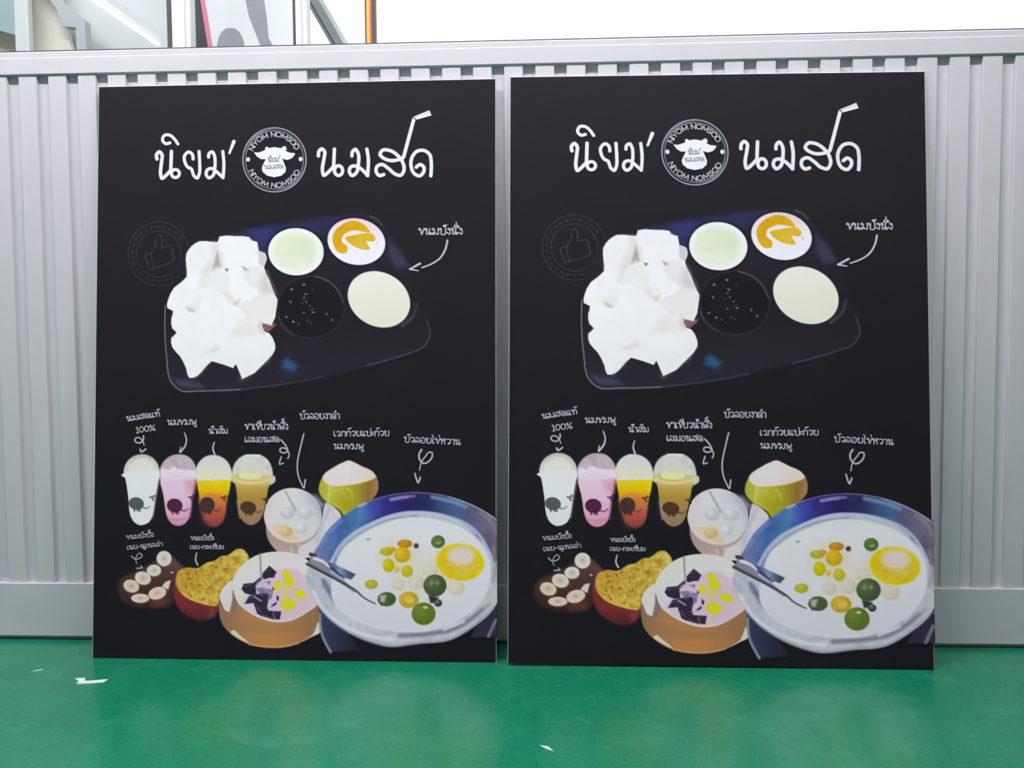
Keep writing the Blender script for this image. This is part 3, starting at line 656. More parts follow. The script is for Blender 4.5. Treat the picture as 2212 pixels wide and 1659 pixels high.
for p, rx, ry, rot, op in (((1035, 490), 10, 8, 0, 1), ((1070, 590), 12.5, 11, 0, 1), ((920, 650), 8.5, 11, 0.2, 0.85), ((1040, 690), 12, 9, 0, 0.45), ((1215, 760), 14.5, 9, 0.45, 1), ((1060, 888), 17, 12, 0.1, 1), ((1020, 780), 8, 9, 0, 0.4), ((1040, 1000), 6, 6, 0, 0.35)):
    q = J([p])[0]; a.ell(q[0], q[1], rx, ry, mott(GY, (216, 210, 60), 6, 63), rot, 2.6, op)
PIECES.append(('printed_dessert_bowl', a, 3, 'handled bowl of pink milk with grass jelly and ginkgo'))

# ---- big bowl of egg dumplings
K9 = zf(640, 1040, 6.9125); K10 = zf(840, 1040, 6.9125); K11 = zf(660, 1220, 5.267)
a = Art(655, 1058, 1076.2, 1414, 1.3)
XE = 1074.2
leg = K11([(150, 480), (170, 740), (215, 880), (285, 995), (620, 975), (560, 900), (480, 770), (200, 500)])
a.poly(leg, hgrad([(690, (44, 56, 80)), (740, (34, 38, 54)), (790, (24, 26, 32))]), 5)
a.stroke(K11([(165, 560), (185, 790), (285, 995)]), 4.6, (128, 132, 138), 6, 3, 0.9)
a.poly(K11([(1880, 830), (1960, 700), (2160, 520), (2181, 520), (2181, 820)]), (38, 38, 54), 3)
a.stroke(K11([(2165, 640), (2085, 818)]), 7, (112, 114, 128), None, 4, 0.85)
outer = [(662.8, 1239), (672, 1205), (687.7, 1178.9), (705, 1150), (734, 1121), (763, 1099.3), (799, 1082), (842, 1069.3), (883.4, 1063.9), (926.8, 1065), (970.2, 1072.5), (1013.6, 1087.7), (1049.8, 1106.5), (XE, 1122.5), (XE, 1303.5), (1058.7, 1326.3), (1020.7, 1356.7), (973.3, 1383.3), (906.8, 1391), (838.5, 1397.5), (811.9, 1391), (773.9, 1377.6), (726.5, 1349), (698, 1322.5), (679, 1296), (663.8, 1263.7)]
a.poly(outer, mott((160, 164, 172), (188, 194, 200), 20, 71), 2, 1, 4)
a.stroke(K11([(150, 470), (330, 660), (600, 820), (940, 925), (1300, 890), (1640, 850), (1900, 710), (2140, 500)]), 6, (140, 142, 150), None, 5, 0.7)
a.stroke(K11([(40, 130), (110, 350), (250, 560), (480, 720), (800, 830), (1000, 850)]), 7, (206, 212, 214), None, 6, 0.75)
a.stroke(K11([(1080, 810), (1400, 790), (1700, 730), (1900, 610), (2080, 450)]), 9, (96, 98, 112), None, 8, 0.8)
a.stroke(K11([(1580, 740), (1700, 690), (1800, 650)]), 7, (206, 208, 218), None, 5, 0.7)
a.stroke(K11([(2040, 440), (2160, 380)]), 22, (176, 180, 178), None, 14, 0.8)
for p, c in (((60, 200), (150, 166, 186)), ((240, 250), (96, 110, 138)), ((300, 350), (100, 108, 126)), ((160, 330), (170, 178, 188))):
    q = K11([p])[0]; a.ell(q[0], q[1], 6, 20, c, -0.5, 8, 0.9)
band = [(668, 1215), (687.7, 1180), (705, 1150), (734, 1121), (763, 1099.5), (799, 1082.5), (842, 1070), (883.4, 1064.5), (926.8, 1066), (970.2, 1073), (1013.6, 1088.5), (1049.8, 1107), (XE, 1124), (XE, 1215), (1062, 1205), (1049.8, 1180), (1028, 1152), (999, 1130), (955.7, 1112), (912.3, 1105), (868.9, 1106), (842.5, 1113), (806.4, 1128), (770, 1150), (741, 1176), (728, 1200), (722, 1222)]
def bcol(X, Y):
    base = hgrad([(668, (108, 118, 146)), (700, (88, 106, 150)), (735, (58, 90, 146)), (775, (72, 118, 160)), (800, (58, 74, 140)), (835, (42, 40, 108)), (880, (38, 32, 88)), (930, (34, 40, 76)), (985, (66, 92, 132)), (1020, (84, 88, 116)), (1075, (96, 90, 108))])(X, Y)
    n = noise2(X, Y, 16, 73)[..., None]
    return base*(0.88+0.24*n)
a.poly(band, bcol, 4, 1, 3)
a.stroke([(690, 1183), (712, 1150), (738, 1125)], 6, (112, 140, 196), None, 8, 0.7)
a.stroke([(775, 1094), (790, 1088)], 5, (170, 172, 196), None, 3, 0.8)
a.stroke(K9([(1420, 270), (1659, 235)]), 6, (136, 132, 178), None, 5, 0.7); a.stroke(K10([(30, 270), (200, 235), (380, 220)]), 5, (150, 146, 176), None, 5, 0.7)
a.stroke(K10([(650, 235), (850, 280), (1020, 330), (1150, 390)]), 8, (122, 150, 186), 5, 7, 0.8)
a.stroke(K10([(900, 235), (1200, 340), (1450, 470), (1612, 590)]), 2.6, (146, 146, 160), None, 2.6, 0.8)
a.stroke(K10([(1250, 480), (1450, 640), (1600, 860)]), 10, (104, 96, 116), None, 10, 0.6)
a.stroke(K10([(1330, 800), (1490, 960), (1590, 1190)]), 9, (82, 78, 104), 5, 7, 0.8)
a.stroke(K10([(1560, 1000), (1600, 1250), (1560, 1500)]), 9, (126, 122, 132), 6, 8, 0.7)
a.stroke(K10([(1380, 480), (1560, 640), (1610, 760)]), 6, (140, 136, 148), None, 8, 0.6)
milk = [(717, 1290), (718, 1255), (726.8, 1217.9), (741, 1187.6), (770, 1163), (806.4, 1141.3), (842.5, 1126.8), (868.9, 1119.6), (912.3, 1118), (955.7, 1125.4), (999, 1141.3), (1028, 1163), (1049.8, 1191.9), (1059.9, 1220.8), (1060, 1242.5), (1054.9, 1273), (1030, 1311), (992.3, 1339.6), (935.3, 1362.4), (868.9, 1366), (802.4, 1354.8), (755, 1334), (726.5, 1309)]
a.stroke([(716, 1215), (735, 1180), (765, 1152), (806, 1130), (845, 1115), (890, 1108), (930, 1109), (975, 1119), (1015, 1137), (1042, 1165), (1062, 1205)], 8, (172, 184, 214), 6, 4, 0.85)
a.stroke([(722, 1215), (740, 1183), (768, 1158), (806, 1136), (845, 1122), (900, 1115)], 3, (122, 130, 152), None, 3, 0.8)
a.poly(milk, vgrad([(1118, (204, 210, 212)), (1180, (210, 212, 216)), (1280, (208, 210, 220)), (1366, (204, 208, 220))]), 4, 1, 4)
a.poly(K11([(330, 330), (560, 350), (520, 560), (380, 500)]), (200, 206, 212), 30, 0.5)
# warm glow around the pieces (reflected in the soup)
for p, r, c in (((960, 1222), 42, (222, 206, 176)), ((862, 1205), 40, (226, 204, 160)), ((900, 1265), 46, (222, 212, 186)), ((975, 1235), 34, (216, 206, 184))):
    a.ell(p[0], p[1], r, r*0.85, c, 0, 40, 0.6)
def bl(Z, p, rx, ry, c, rot=0, hi=0.05, soft=2.6):
    q = Z([p])[0]; a.ell(q[0], q[1], rx, ry, ball(q[0], q[1], max(rx, ry), c, hi, 0.1), rot, soft)
for p, r in (((620, 1345), 17), ((140, 1540), 15.5), ((410, 1510), 18.5), ((1000, 1590), 20)):
    bl(K10, p, r, r*0.88, (206, 200, 182), 0, 0.03, 6)
bl(K10, (240, 935), 16, 9.5, (176, 128, 34)); bl(K9, (1350, 1050), 15, 9.5, (172, 164, 46)); bl(K10, (40, 1020), 9, 6, (178, 150, 50))
bl(K10, (205, 1100), 17.5, 17, (196, 164, 26)); bl(K9, (1380, 1258), 12.5, 15, (186, 174, 16)); bl(K10, (275, 1345), 12.5, 13.5, (182, 174, 40)); bl(K10, (120, 1320), 6, 7, (196, 180, 90))
bl(K10, (410, 965), 5.5, 5.5, (66, 58, 42)); bl(K10, (735, 905), 15, 14, (78, 98, 50))
a.poly(K10([(690, 920), (780, 890), (790, 920), (740, 945)]), (140, 158, 100), 3, 0.8)
q = K10([(1068, 1212)])[0]
a.ell(q[0], q[1], 54, 42, (230, 214, 150), 0.12, 8, 0.6)
a.ell(q[0], q[1], 52, 39.5, mott((214, 184, 14), (216, 202, 40), 14, 81), 0.14, 2.2)
a.ell(q[0]+1, q[1]+4, 38, 24, mott((220, 170, 20), (226, 196, 110), 12, 82), 0.1, 10, 0.7)
a.ell(q[0]+2, q[1]-14, 29, 20, (218, 206, 200), 0, 12, 0.95)
a.stroke(K10([(900, 1240), (1050, 1270), (1220, 1310), (1330, 1260)]), 5, (232, 206, 120), None, 6, 0.7)
bl(K10, (690, 1560), 25, 24, (58, 76, 40), 0, 0.12)
a.poly(K11([(1400, 350), (1520, 380), (1480, 440), (1420, 440)]), (40, 46, 36), 4)
bl(K11, (1510, 440), 8.6, 8, (44, 48, 50), 0, 0.3)
for p in K11([(1430, 215), (1500, 210)]): a.ell(p[0], p[1], 4, 5, (116, 134, 110), 0.3, 4, 0.8)
bl(K11, (1175, 402), 21.5, 18, (186, 154, 48)); a.ell(*K11([(1190, 405)])[0], 10, 7, (206, 184, 80), 0, 6, 0.8)
bl(K11, (1345, 562), 26, 24.5, (84, 106, 32)); a.ell(*K11([(1365, 490)])[0], 5, 2.6, (196, 206, 170), 0, 2.5, 0.9)
bl(K11, (925, 395), 20, 15.5, (62, 80, 52)); a.poly(K11([(850, 350), (920, 350), (900, 430), (850, 430)]), (172, 184, 160), 5, 0.8)
a.poly(K11([(820, 400), (860, 430), (900, 460), (860, 475)]), (56, 70, 50), 3, 0.8)
bl(K11, (750, 226), 14.5, 10.5, (168, 166, 56)); a.ell(*K9([(1075, 865)])[0], 5, 2.5, (140, 142, 146), 0, 3, 0.8)
# ladle
a.poly(K9([(170, 1240), (210, 1160), (260, 1110), (500, 1210), (540, 1300), (900, 1659), (860, 1659), (560, 1450), (330, 1330)]), (120, 124, 134), 3)
a.stroke(K9([(165, 1235), (420, 1370), (660, 1500), (900, 1640), (1010, 1740), (1180, 1830)]), 6.5, (56, 60, 72), 2.5, 2.6)
a.stroke(K9([(215, 1090), (280, 1110)]), 8, (52, 54, 62), None, 3)
a.stroke(K9([(270, 1150), (400, 1200), (490, 1275)]), 7, (214, 216, 220), 4, 3.5)
a.poly(K9([(470, 1210), (560, 1230), (890, 1390), (820, 1470), (720, 1440), (640, 1450), (520, 1330)]), hgrad([(708, (54, 60, 84)), (735, (120, 140, 176)), (752, (70, 82, 104)), (770, (48, 54, 66))]), 3)
a.stroke(K9([(540, 1310), (640, 1400), (700, 1450)]), 6, (36, 50, 88), None, 4)
a.stroke(K9([(520, 1340), (680, 1450), (800, 1500)]), 4, (196, 202, 206), None, 4, 0.8)
a.a[:, a.xs > XE+0.6] = 0
PIECES.append(('printed_dessert_bowl', a, 4, 'large blue-rimmed glass bowl of coconut milk with egg and dumplings'))

# ---- captions and arrows
CA = zf(250, 870, 7.135); CB = zf(500, 870, 6.144); CE = zf(860, 920, 10.533); CT = zf(860, 440, 9.217)
caption([('ขนมปังนึ่ง', (903.4, 506.7), (997.8, 506.4), 13.5)], 'chalk caption beside the bread tray', 2.6, (206, 206, 216))
arrow([(CT([(980, 730), (945, 890), (830, 1085), (660, 1200), (470, 1270)]), 4.6, 3.2), (CT([(435, 1190), (235, 1300)]), 5, 4), (CT([(235, 1300), (400, 1332)]), 4, 2.6)], 'curved chalk arrow to the bread tray', (205, 206, 216))
caption([('นมสดแท้', (273.8, 909.6), (345.3, 898.9), 10), ('100%', (294, 935), (334.8, 929.4), 12.5)], 'chalk caption over the white milk', 2.2)
arrow([(CA([(430, 508), (425, 570), (370, 615), (310, 600), (297, 560), (335, 532), (385, 548), (420, 595), (440, 650)]), 3.4, 2.4), (CA([(378, 718), (395, 752), (465, 708)]), 4, 3.4)], 'looped chalk arrow to the white milk')
caption([('นมชมพู', (361.4, 917.7), (423.8, 917), 11)], 'chalk caption over the pink milk', 2.2)
arrow([(CA([(1060, 462), (1090, 560), (1072, 660), (995, 758)]), 2.8, 4.6), (CA([(1003, 680), (990, 755)]), 2.5, 3.5)], 'short chalk arrow to the pink milk')
caption([('น้ำส้ม', (450.4, 936.6), (491, 936.6), 10.5)], 'chalk caption over the orange drink', 2.2)
arrow([(CA([(1520, 607), (1498, 700), (1525, 788)]), 2.8, 4.4)], 'short chalk stroke to the orange drink')
caption([('ชาเขียวน้ำผึ้ง', (528.5, 927.8), (621.3, 927.8), 12), ('เลมอนสด', (528.5, 955), (602.5, 955), 11)], 'two-line chalk caption over the green tea', 2.3)
arrow([(CB([(655, 492), (715, 560), (745, 640), (700, 665), (645, 642), (650, 608), (700, 600), (748, 640), (768, 690), (750, 738)]), 3.4, 3.0), (CB([(660, 718), (640, 815), (688, 800)]), 3.2, 2.8)], 'looped chalk arrow to the green tea')
caption([('บัวลอยงาดำ', (647.3, 905), (732.7, 905), 12)], 'chalk caption over the small white bowl', 2.3)
arrow([(CB([(960, 412), (910, 620), (875, 800), (885, 960), (955, 1128)]), 3.2, 3.2), (CB([(980, 1022), (965, 1130)]), 3.6, 3.2)], 'long chalk arrow to the small white bowl')
caption([('เฉาก๊วยแปะก๊วย', (720.5, 942.4), (840.2, 941.6), 11), ('นมชมพู', (720.5, 969.6), (784.8, 971), 11)], 'two-line chalk caption over the coconut', 2.2)
caption([('บัวลอยไข่หวาน', (872.3, 955.1), (993.9, 961.3), 11.5)], 'chalk caption over the big bowl', 2.3)
arrow([(CE([(535, 545), (480, 640), (490, 760), (590, 855), (700, 810), (778, 690), (770, 612), (710, 600), (620, 700), (530, 830), (490, 1010)]), 4.2, 2.6), (CE([(382, 1085), (460, 1295), (505, 1175)]), 3.4, 4)], 'looped chalk arrow to the big bowl')
caption([('ขนมปังปิ้ง', (273.3, 1164.7), (331.5, 1159.1), 8), ('เนย-นูเทลล่า', (274.7, 1187.1), (350.9, 1179.2), 8)], 'small chalk caption over the banana bun', 1.9, (166, 166, 174))
arrow([(B12([(320, 512), (360, 550), (440, 548), (485, 500), (450, 466), (405, 500), (385, 560), (402, 630)]), 2.8, 1.8), (B12([(402, 700), (490, 690), (462, 662)]), 3, 2)], 'looped chalk arrow to the banana bun', (166, 166, 174))
caption([('ขนมปังปิ้ง', (411.9, 1166.7), (461.8, 1166.7), 7.5), ('เนย-กระเทียม', (410.5, 1185.7), (482.6, 1185.7), 7.5)], 'small chalk caption over the noodle bun', 1.9, (166, 166, 174))
arrow([(B12([(1335, 467), (1318, 580), (1350, 648)]), 2.8, 3.8)], 'short chalk stroke to the noodle bun', (190, 190, 196))

# ------------------------------------------------------------------ menu boards
BW, BH, BT = 0.841, 1.1981, 0.005
PX = [(213.2, 186.0), (1070.0, 168.7), (1072.5, 1432.5), (199.5, 1420.5)]
UV = [(0, BH), (BW, BH), (BW, 0), (0, 0)]
A_ = []
for (x, y), (u, v) in zip(PX, UV):
    A_.append([x, y, 1, 0, 0, 0, -u*x, -u*y, -u]); A_.append([0, 0, 0, x, y, 1, -v*x, -v*y, -v])
HM = np.linalg.svd(np.array(A_))[2][-1].reshape(3, 3)
def to_board(X, Y):
    d = HM[2, 0]*X+HM[2, 1]*Y+HM[2, 2]
    return (HM[0, 0]*X+HM[0, 1]*Y+HM[0, 2])/d, (HM[1, 0]*X+HM[1, 1]*Y+HM[1, 2])/d
BLACK = np.array([0.0120, 0.0116, 0.0146])
# ink reflectance: print colours were read off the photo, so divide by the light level the board gets at that height
IL_V = [0.0, 0.12, 0.3, 0.6, 0.72, 0.9, 1.2]
IL_L = [0.57, 0.62, 0.69, 0.82, 0.90, 1.0, 1.12]
def ink(rgb, v):
    il = np.interp(v, IL_V, IL_L)[..., None]*np.stack([np.interp(v, [0, 1.2], t) for t in ((0.95, 1.0), (1.065, 0.97), (1.04, 1.05))], -1)
    c = lin(rgb)/il
    return np.clip(c*np.minimum(1, 0.96/np.maximum(c.max(-1, keepdims=True), 1e-6))**0.7, 0, 0.96)

def print_material(name):
    mt = bpy.data.materials.new(name); mt.use_nodes = True; nt = mt.node_tree
    b = nt.nodes['Principled BSDF']; at = nt.nodes.new('ShaderNodeAttribute'); at.attribute_name = 'ink'
    nt.links.new(at.outputs['Color'], b.inputs['Base Color'])
    b.inputs['Roughness'].default_value = 0.5; b.inputs['Specular IOR Level'].default_value = 0.07
    return mt
M_INK = print_material('printed_ink')
M_BLACK = mat('black_print', tuple(BLACK), 0.5, 0, 0.07, (9, 0.5, 4, (0.016, 0.0135, 0.016)))

DONE = []
def art_mesh(name, art, level):
    ny, nx = art.X.shape
    u, v = to_board(art.X, art.Y)
    al = np.clip(art.a, 0, 1)[..., None]
    g = lambda c: np.power(np.maximum(c, 0), 1/2.2)
    under = np.broadcast_to(g(BLACK), art.rgb.shape).copy()
    for lv, o, oc in sorted(DONE, key=lambda t: t[0]):      # what is printed below this piece shows at its soft edge
        if lv >= level: continue
        j = np.round((art.xs-o.xs[0])/o.s).astype(int); i = np.round((art.ys-o.ys[0])/o.s).astype(int)
        jj = np.nonzero((j >= 0) & (j < len(o.xs)))[0]; ii = np.nonzero((i >= 0) & (i < len(o.ys)))[0]
        if len(jj) == 0 or len(ii) == 0: continue
        so = np.ix_(i[ii], j[jj]); sn = np.ix_(ii, jj); ka = np.clip(o.a[so], 0, 1)[..., None]
        under[sn] = under[sn]*(1-ka)+oc[so]*ka
    colg = g(ink(art.rgb, v))
    DONE.append((level, art, colg))
    colr = np.power(colg*al+under*(1-al), 2.2)
    am = np.maximum(np.maximum(art.a[:-1, :-1], art.a[1:, :-1]), np.maximum(art.a[:-1, 1:], art.a[1:, 1:]))
    fi, fj = np.nonzero(am > 0.03)
    idx = np.arange(ny*nx).reshape(ny, nx)
    q = np.stack([idx[fi, fj], idx[fi+1, fj], idx[fi+1, fj+1], idx[fi, fj+1]], 1)
    used, inv = np.unique(q, return_inverse=True); q = inv.reshape(-1, 4)
    co = np.stack([u.ravel()[used], np.full(len(used), -0.00012*(level+1)), v.ravel()[used]], 1)
    cl = np.concatenate([colr.reshape(-1, 3)[used], np.ones((len(used), 1))], 1)
    me = bpy.data.meshes.new(name)
    me.vertices.add(len(co)); me.vertices.foreach_set('co', co.astype(np.float32).ravel())
    n = len(q)
    me.loops.add(n*4); me.loops.foreach_set('vertex_index', q.astype(np.int32).ravel())
    me.polygons.add(n); me.polygons.foreach_set('loop_start', np.arange(0, n*4, 4, dtype=np.int32))
    me.update(calc_edges=True)
    att = me.color_attributes.new('ink', 'FLOAT_COLOR', 'POINT')
    att.data.foreach_set('color', cl.astype(np.float32).ravel())
    me.materials.append(M_INK)
    return me

meshes = [(n, art_mesh(n, ar, lv), lab) for n, ar, lv, lab in sorted(PIECES, key=lambda t: t[2])]
def board_matrix(xb, yb, yaw, th, roll):
    ux = np.array([math.cos(yaw), math.sin(yaw), 0]); n = np.array([-math.sin(yaw), math.cos(yaw), 0])
    uv = n*math.sin(th)+np.array([0, 0, math.cos(th)])
    ux2 = ux*math.cos(roll)+uv*math.sin(roll); uv2 = uv*math.cos(roll)-ux*math.sin(roll)
    nb = np.cross(uv2, ux2)
    M = Matrix.Identity(4)
    zb = max(0, -BW*math.sin(roll))+BT*math.sin(th)
    for i in range(3):
        M[i][0] = ux2[i]; M[i][1] = nb[i]; M[i][2] = uv2[i]
    M[0][3], M[1][3], M[2][3] = xb, yb, zb
    return M
bmp = bmesh.new(); box_bm(bmp, (0, 0, 0), (BW, BT, BH)); panel_me = bpy.data.meshes.new('panel'); bmp.to_mesh(panel_me); bmp.free()
bmp = bmesh.new(); box_bm(bmp, (0.0007, -0.0001, 0.0), (BW-0.0005, 0.0004, BH-0.0014)); face_me = bpy.data.meshes.new('black_face'); bmp.to_mesh(face_me); bmp.free()
for pose, lab in (((-0.848036, -0.11951, -0.002443, 0.093422, -0.001127), 'black dessert menu board leaning on ribbed partition under the glazed panes and red-striped sign'),
                  ((0.017084, -0.140088, 0.002228, 0.111475, -0.006875), 'black dessert menu board leaning on ribbed partition under the wide blank white pane')):
    root = empty('menu_board'); root.matrix_world = board_matrix(*pose)
    tag(root, lab, 'menu board', 'menu boards leaning on the partition')
    link('panel', panel_me, M_CORE, root); link('black_face', face_me, M_BLACK, root)
    for n, me, pl in meshes:
        o = link(n, me, None, root); o['label'] = pl

# ------------------------------------------------------------------ window above the rail, and what shows through it
def arch_glass():
    mt = bpy.data.materials.new('window_glass'); mt.use_nodes = True; nt = mt.node_tree
    for n in list(nt.nodes): nt.nodes.remove(n)
    o = nt.nodes.new('ShaderNodeOutputMaterial'); mx = nt.nodes.new('ShaderNodeMixShader')
    t = nt.nodes.new('ShaderNodeBsdfTransparent'); g = nt.nodes.new('ShaderNodeBsdfGlossy'); fr = nt.nodes.new('ShaderNodeFresnel')
    fr.inputs['IOR'].default_value = 1.5; g.inputs['Roughness'].default_value = 0.015
    t.inputs['Color'].default_value = (0.96, 0.98, 0.975, 1)
    ge = nt.nodes.new('ShaderNodeNewGeometry'); ml = nt.nodes.new('ShaderNodeMix')   # leaving the glass: no second strong reflection
    ml.inputs['B'].default_value = 0.04; nt.links.new(ge.outputs['Backfacing'], ml.inputs['Factor']); nt.links.new(fr.outputs[0], ml.inputs['A'])
    nt.links.new(ml.outputs['Result'], mx.inputs[0]); nt.links.new(t.outputs[0], mx.inputs[1]); nt.links.new(g.outputs[0], mx.inputs[2]); nt.links.new(mx.outputs[0], o.inputs[0])
    return mt
M_GLASS = arch_glass()
M_LILAC = mat('pale_aluminium', (0.80, 0.78, 0.83), 0.45, 0.1)
ZG = ZRT+0.0015
win = empty('window_1', (0, 0.014, ZG)); tag(win, kind='structure')


GY0, GY1 = 0.012, 0.018
for x0, x1 in ((-4.0, -0.6985), (-0.655, -0.4295), (-0.404, 4.0)):
    box('pane', (x0, GY0-0.014, -0.001), (x1, GY1-0.014, 2.75-ZG), M_GLASS, win)
for x0, x1, d in ((-0.700, -0.651, 0.011), (-0.431, -0.402, 0.006)):
    mu = box('mullion', (x0+d, -0.012, 0), (x1-0.011, 0.03, 2.75-ZG), M_LILAC, win, 0.001)
    box('glazing_seal', (x0, -0.010, 0), (x0+d, 0.022, 2.75-ZG), M_GASKET, mu)
    box('glazing_bead', (x1-0.0112, -0.007, 0), (x1, 0.024, 2.75-ZG), M_WHITE, mu, 0.0008)

# sign standing behind the middle pane
M_SIGN = mat('sign_white', (0.9, 0.9, 0.9), 0.5, 0, 0.4)
M_SBLACK = mat('sign_black', (0.06, 0.058, 0.066), 0.5); M_SPINK = mat('sign_red', (0.85, 0.25, 0.36), 0.5); M_SGREY = mat('sign_grey', (0.37, 0.36, 0.39), 0.5)
sg = empty('sign_panel', (-0.57, 0.12, 0)); tag(sg, 'white sign panel with black band, red stripe and grey curves behind the glass', 'sign')
def sx(pts): return [(x+0.57, z) for x, z in pts]
box('face', (-0.135, 0.0, 0), (0.135, 0.02, 2.0), M_SIGN, sg)
prism('black_band', sx([(-0.700, 2.0), (-0.696, 1.6), (-0.691, 1.41), (-0.690, 1.36), (-0.686, 1.30), (-0.672, 0.9), (-0.62, 0.9), (-0.654, 1.303), (-0.669, 1.41), (-0.678, 1.6), (-0.682, 2.0)]), -0.0015, 0.004, M_SBLACK, sg)
prism('red_stripe', sx([(-0.682, 2.0), (-0.678, 1.6), (-0.669, 1.41), (-0.654, 1.303), (-0.62, 0.9), (-0.60, 0.9), (-0.6435, 1.303), (-0.659, 1.41), (-0.668, 1.6), (-0.672, 2.0)]), -0.0012, 0.004, M_SPINK, sg)
disc = [(-0.629+0.0005, 1.0)]+[(-0.6+0.0285*math.cos(t)+0.010*math.sin(t)*0+(-0.006 if t > 1.57 else 0), 1.30+0.047*math.sin(t)) for t in np.linspace(math.pi, 0, 13)]+[(-0.56, 1.0)]
prism('grey_arch', sx(disc), -0.0012, 0.004, M_SGREY, sg)
prism('grey_stroke', sx([(-0.572, 1.6), (-0.568, 1.41), (-0.560, 1.37), (-0.533, 1.30), (-0.49, 1.1), (-0.47, 1.1), (-0.505, 1.30), (-0.518, 1.325), (-0.520, 1.36), (-0.526, 1.41), (-0.53, 1.6)]), -0.0012, 0.004, M_SGREY, sg)

# slanted grey frame bar behind the second mullion
M_BAR = mat('grey_bar', (0.27, 0.30, 0.31), 0.45, 0.2); M_BARD = mat('dark_grey_bar', (0.10, 0.11, 0.12), 0.5); M_BARL = mat('pale_bar', (0.72, 0.75, 0.76), 0.5)
sb = empty('slanted_frame', (0, 0.35, 0)); tag(sb, 'slanted grey aluminium frame bar showing beside the narrow mullion', 'frame bar')
def slant(name, off, wd, y0, y1, mt):
    # bar runs from the floor up to the left at the frame's slope
    k = -0.062/0.109; xb = -0.398+(1.368)*(-k)
    f = lambda z: xb+k*z+off
    prism(name, [(f(0), 0), (f(1.95), 1.95), (f(1.95)+wd, 1.95), (f(0)+wd, 0)], y0, y1, mt, sb)
slant('bar', -0.020, 0.020, -0.01, 0.02, M_BAR); slant('bar_groove', -0.0235, 0.0036, -0.006, 0.018, M_BARD)
slant('bar_lip', -0.032, 0.009, -0.004, 0.018, M_BAR); slant('bar_flange', 0.0, 0.011, 0.002, 0.018, M_BARL)

# striped upright at the start of the bright pane
up = empty('striped_upright', (-0.285, 0.1, 0)); tag(up, 'thin upright with dark, yellow, red and brown stripes against the white pane', 'post')
for nm, x0, x1, c in (('dark_edge', -0.0115, -0.0085, (0.06, 0.05, 0.04)), ('yellow_strip', -0.0085, -0.001, (0.90, 0.55, 0.12)), ('red_strip', -0.001, 0.003, (0.75, 0.14, 0.12)), ('brown_edge', 0.003, 0.0115, (0.13, 0.09, 0.08))):
    box(nm, (x0, -0.004, 0), (x1, 0.012, 2.05), mat('stripe_'+nm, c, 0.5), up)

# hazy reflections in the left pane, built as solid shapes before a pale board
M_PALE = mat('pale_board', (0.66, 0.685, 0.685), 0.5); M_BEIGE = mat('beige_reflection', (0.74, 0.71, 0.60), 0.6, 0, 0.4, (6, 0.5, 4, (0.66, 0.65, 0.55)))
M_TEAL = mat('grey_green_board', (0.33, 0.44, 0.43), 0.4); M_STEEL = mat('grey_steel', (0.46, 0.50, 0.51), 0.45, 0.1)
o = box('pale_board', (-2.6, 0.60, 0), (-0.74, 0.63, 1.9), M_PALE, None, 0.002); tag(o, 'large pale grey board behind the left glass pane', 'board')
o = prism('beige_reflection', [(-2.0, 0), (-1.05, 0), (-1.167, 1.415), (-1.20, 1.543), (-1.26, 1.8), (-2.0, 1.8)], 0.53, 0.55, M_BEIGE); tag(o, 'beige reflection with a slanting edge, built as a sheet behind the left glass pane', 'board')
tl = empty('grey_green_reflection', (-1.40, 0.47, 0)); tag(tl, 'grey-green reflection with a pale upright edge, built as a panel in front of the beige sheet', 'pane_reflection')
prism('leaf', [(-0.45, 1.62), (0.115, 1.445), (0.115, 1.95), (-0.45, 1.95)], 0.0, 0.018, M_TEAL, tl)
box('upright', (0.112, -0.004, 0), (0.150, 0.018, 1.95), mat('pale_upright', (0.66, 0.70, 0.69), 0.4), tl, 0.002)
box('edge_strip', (0.144, -0.006, 0), (0.1485, -0.003, 1.95), M_WHITE, tl)
o = prism('bent_reflection', [(-1.138, 0.0), (-1.113, 0.0), (-1.114, 1.41), (-1.115, 1.487), (-1.181, 1.542), (-1.215, 1.585), (-1.24, 1.585), (-1.19, 1.52), (-1.175, 1.474), (-1.140, 1.470)], 0.496, 0.528, M_STEEL); tag(o, 'bent grey reflection, built as a steel bracket behind the left glass pane', 'bracket')

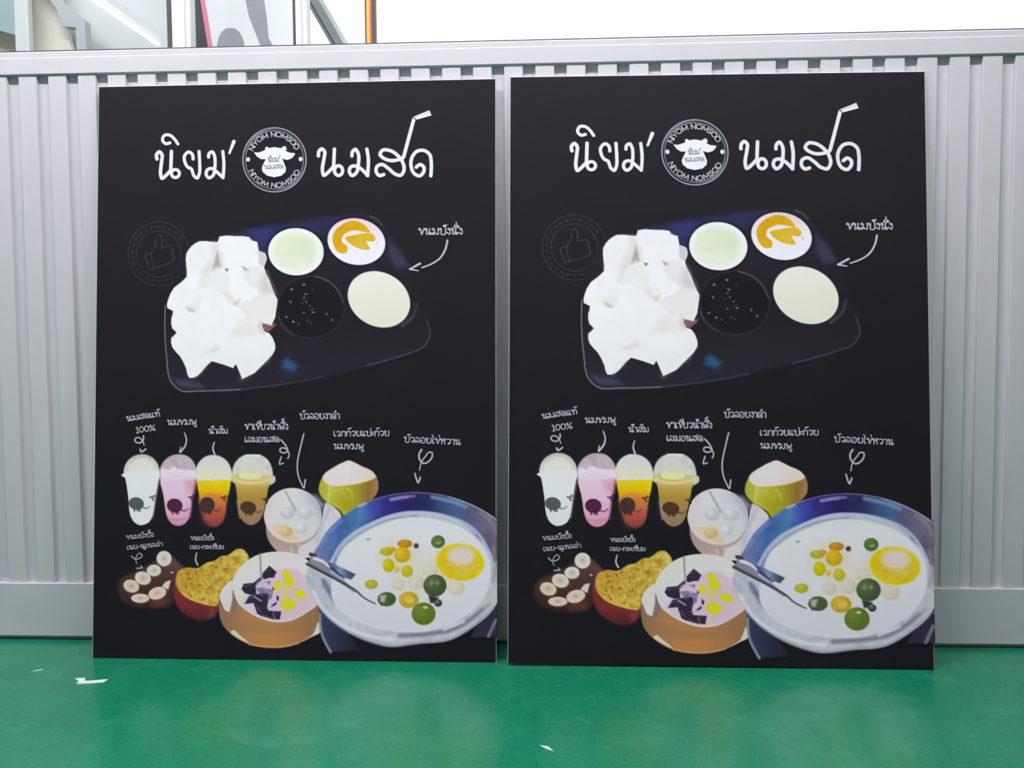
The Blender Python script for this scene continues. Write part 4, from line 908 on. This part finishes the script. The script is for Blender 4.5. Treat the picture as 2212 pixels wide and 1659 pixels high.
# ------------------------------------------------------------------ small litter on the floor
def scrap(name, pts, label, z=0.0008):
    bm = bmesh.new()
    a = [bm.verts.new((x, y, 0.0)) for x, y in pts]; b = [bm.verts.new((x, y, z+0.0012*math.sin(9*i))) for i, (x, y) in enumerate(pts)]
    bm.faces.new(b); bm.faces.new(list(reversed(a)))
    for i in range(len(pts)): bm.faces.new((a[i], a[(i+1) % len(pts)], b[(i+1) % len(pts)], b[i]))
    bmesh.ops.recalc_face_normals(bm, faces=bm.faces)
    me = bpy.data.meshes.new(name); bm.to_mesh(me); bm.free()
    tag(link(name, me, M_PAPER), label, 'litter')
scrap('paper_scrap', [(-0.825, -0.238), (-0.806, -0.236), (-0.800, -0.249), (-0.785, -0.252), (-0.770, -0.245), (-0.757, -0.243), (-0.760, -0.255), (-0.782, -0.263), (-0.808, -0.267), (-0.812, -0.250)], 'zigzag white paper scrap on the green floor', 0.0015)
scrap('paper_sliver', [(-0.934, -0.199), (-0.920, -0.190), (-0.914, -0.189), (-0.924, -0.197)], 'thin pale sliver near the aluminium base plate', 0.001)
scrap('paper_sliver', [(0.091, -0.512), (0.104, -0.518), (0.114, -0.533), (0.101, -0.526)], 'thin pale sliver in front of the two menu boards', 0.001)

# ------------------------------------------------------------------ ceiling lamps
def lamp(where, x, y0, y1, label, tube_mat, hw=0.03):
    L = abs(y1-y0); r = empty('ceiling_lamp_%s_offscreen' % where, (x, (y0+y1)/2, 2.75)); tag(r, label, 'lamp', 'ceiling tube lamps')
    box('lamp_body', (-hw, -L/2-0.03, -0.05), (hw, L/2+0.03, 0.0), M_WHITE, r, 0.004)
    bm = bmesh.new()
    bmesh.ops.create_cone(bm, cap_ends=True, segments=16, radius1=hw*0.5 if hw > 0.02 else 0.011, radius2=hw*0.5 if hw > 0.02 else 0.011, depth=L, matrix=Matrix.Rotation(math.pi/2, 4, 'X'))
    me = bpy.data.meshes.new('tube'); bm.to_mesh(me); bm.free()
    link('tube_%s_offscreen' % where, me, tube_mat, r, (0, 0, -0.085))
    for s in (-1, 1): box('end_cap', (-0.02, s*L/2-0.012, -0.108), (0.02, s*L/2+0.012, -0.055), M_WHITE, r, 0.002)
    return r
lamp('far', -2.71, -4.85, -3.63, 'tube lamp on the ceiling that the left glass pane mirrors', M_TUBE, 0.011)
for k, wh in enumerate(('nearest the beige sheet', 'over the boards', 'nearest the blank pane')):
    r = lamp(('left', 'middle', 'right')[k], -1.75+1.3*k, -0.6, 0.6, 'tube lamp in the ceiling row parallel to the partition, '+wh, M_TUBE_NEAR)
    r.location.y = -1.12; r.rotation_euler.z = math.pi/2
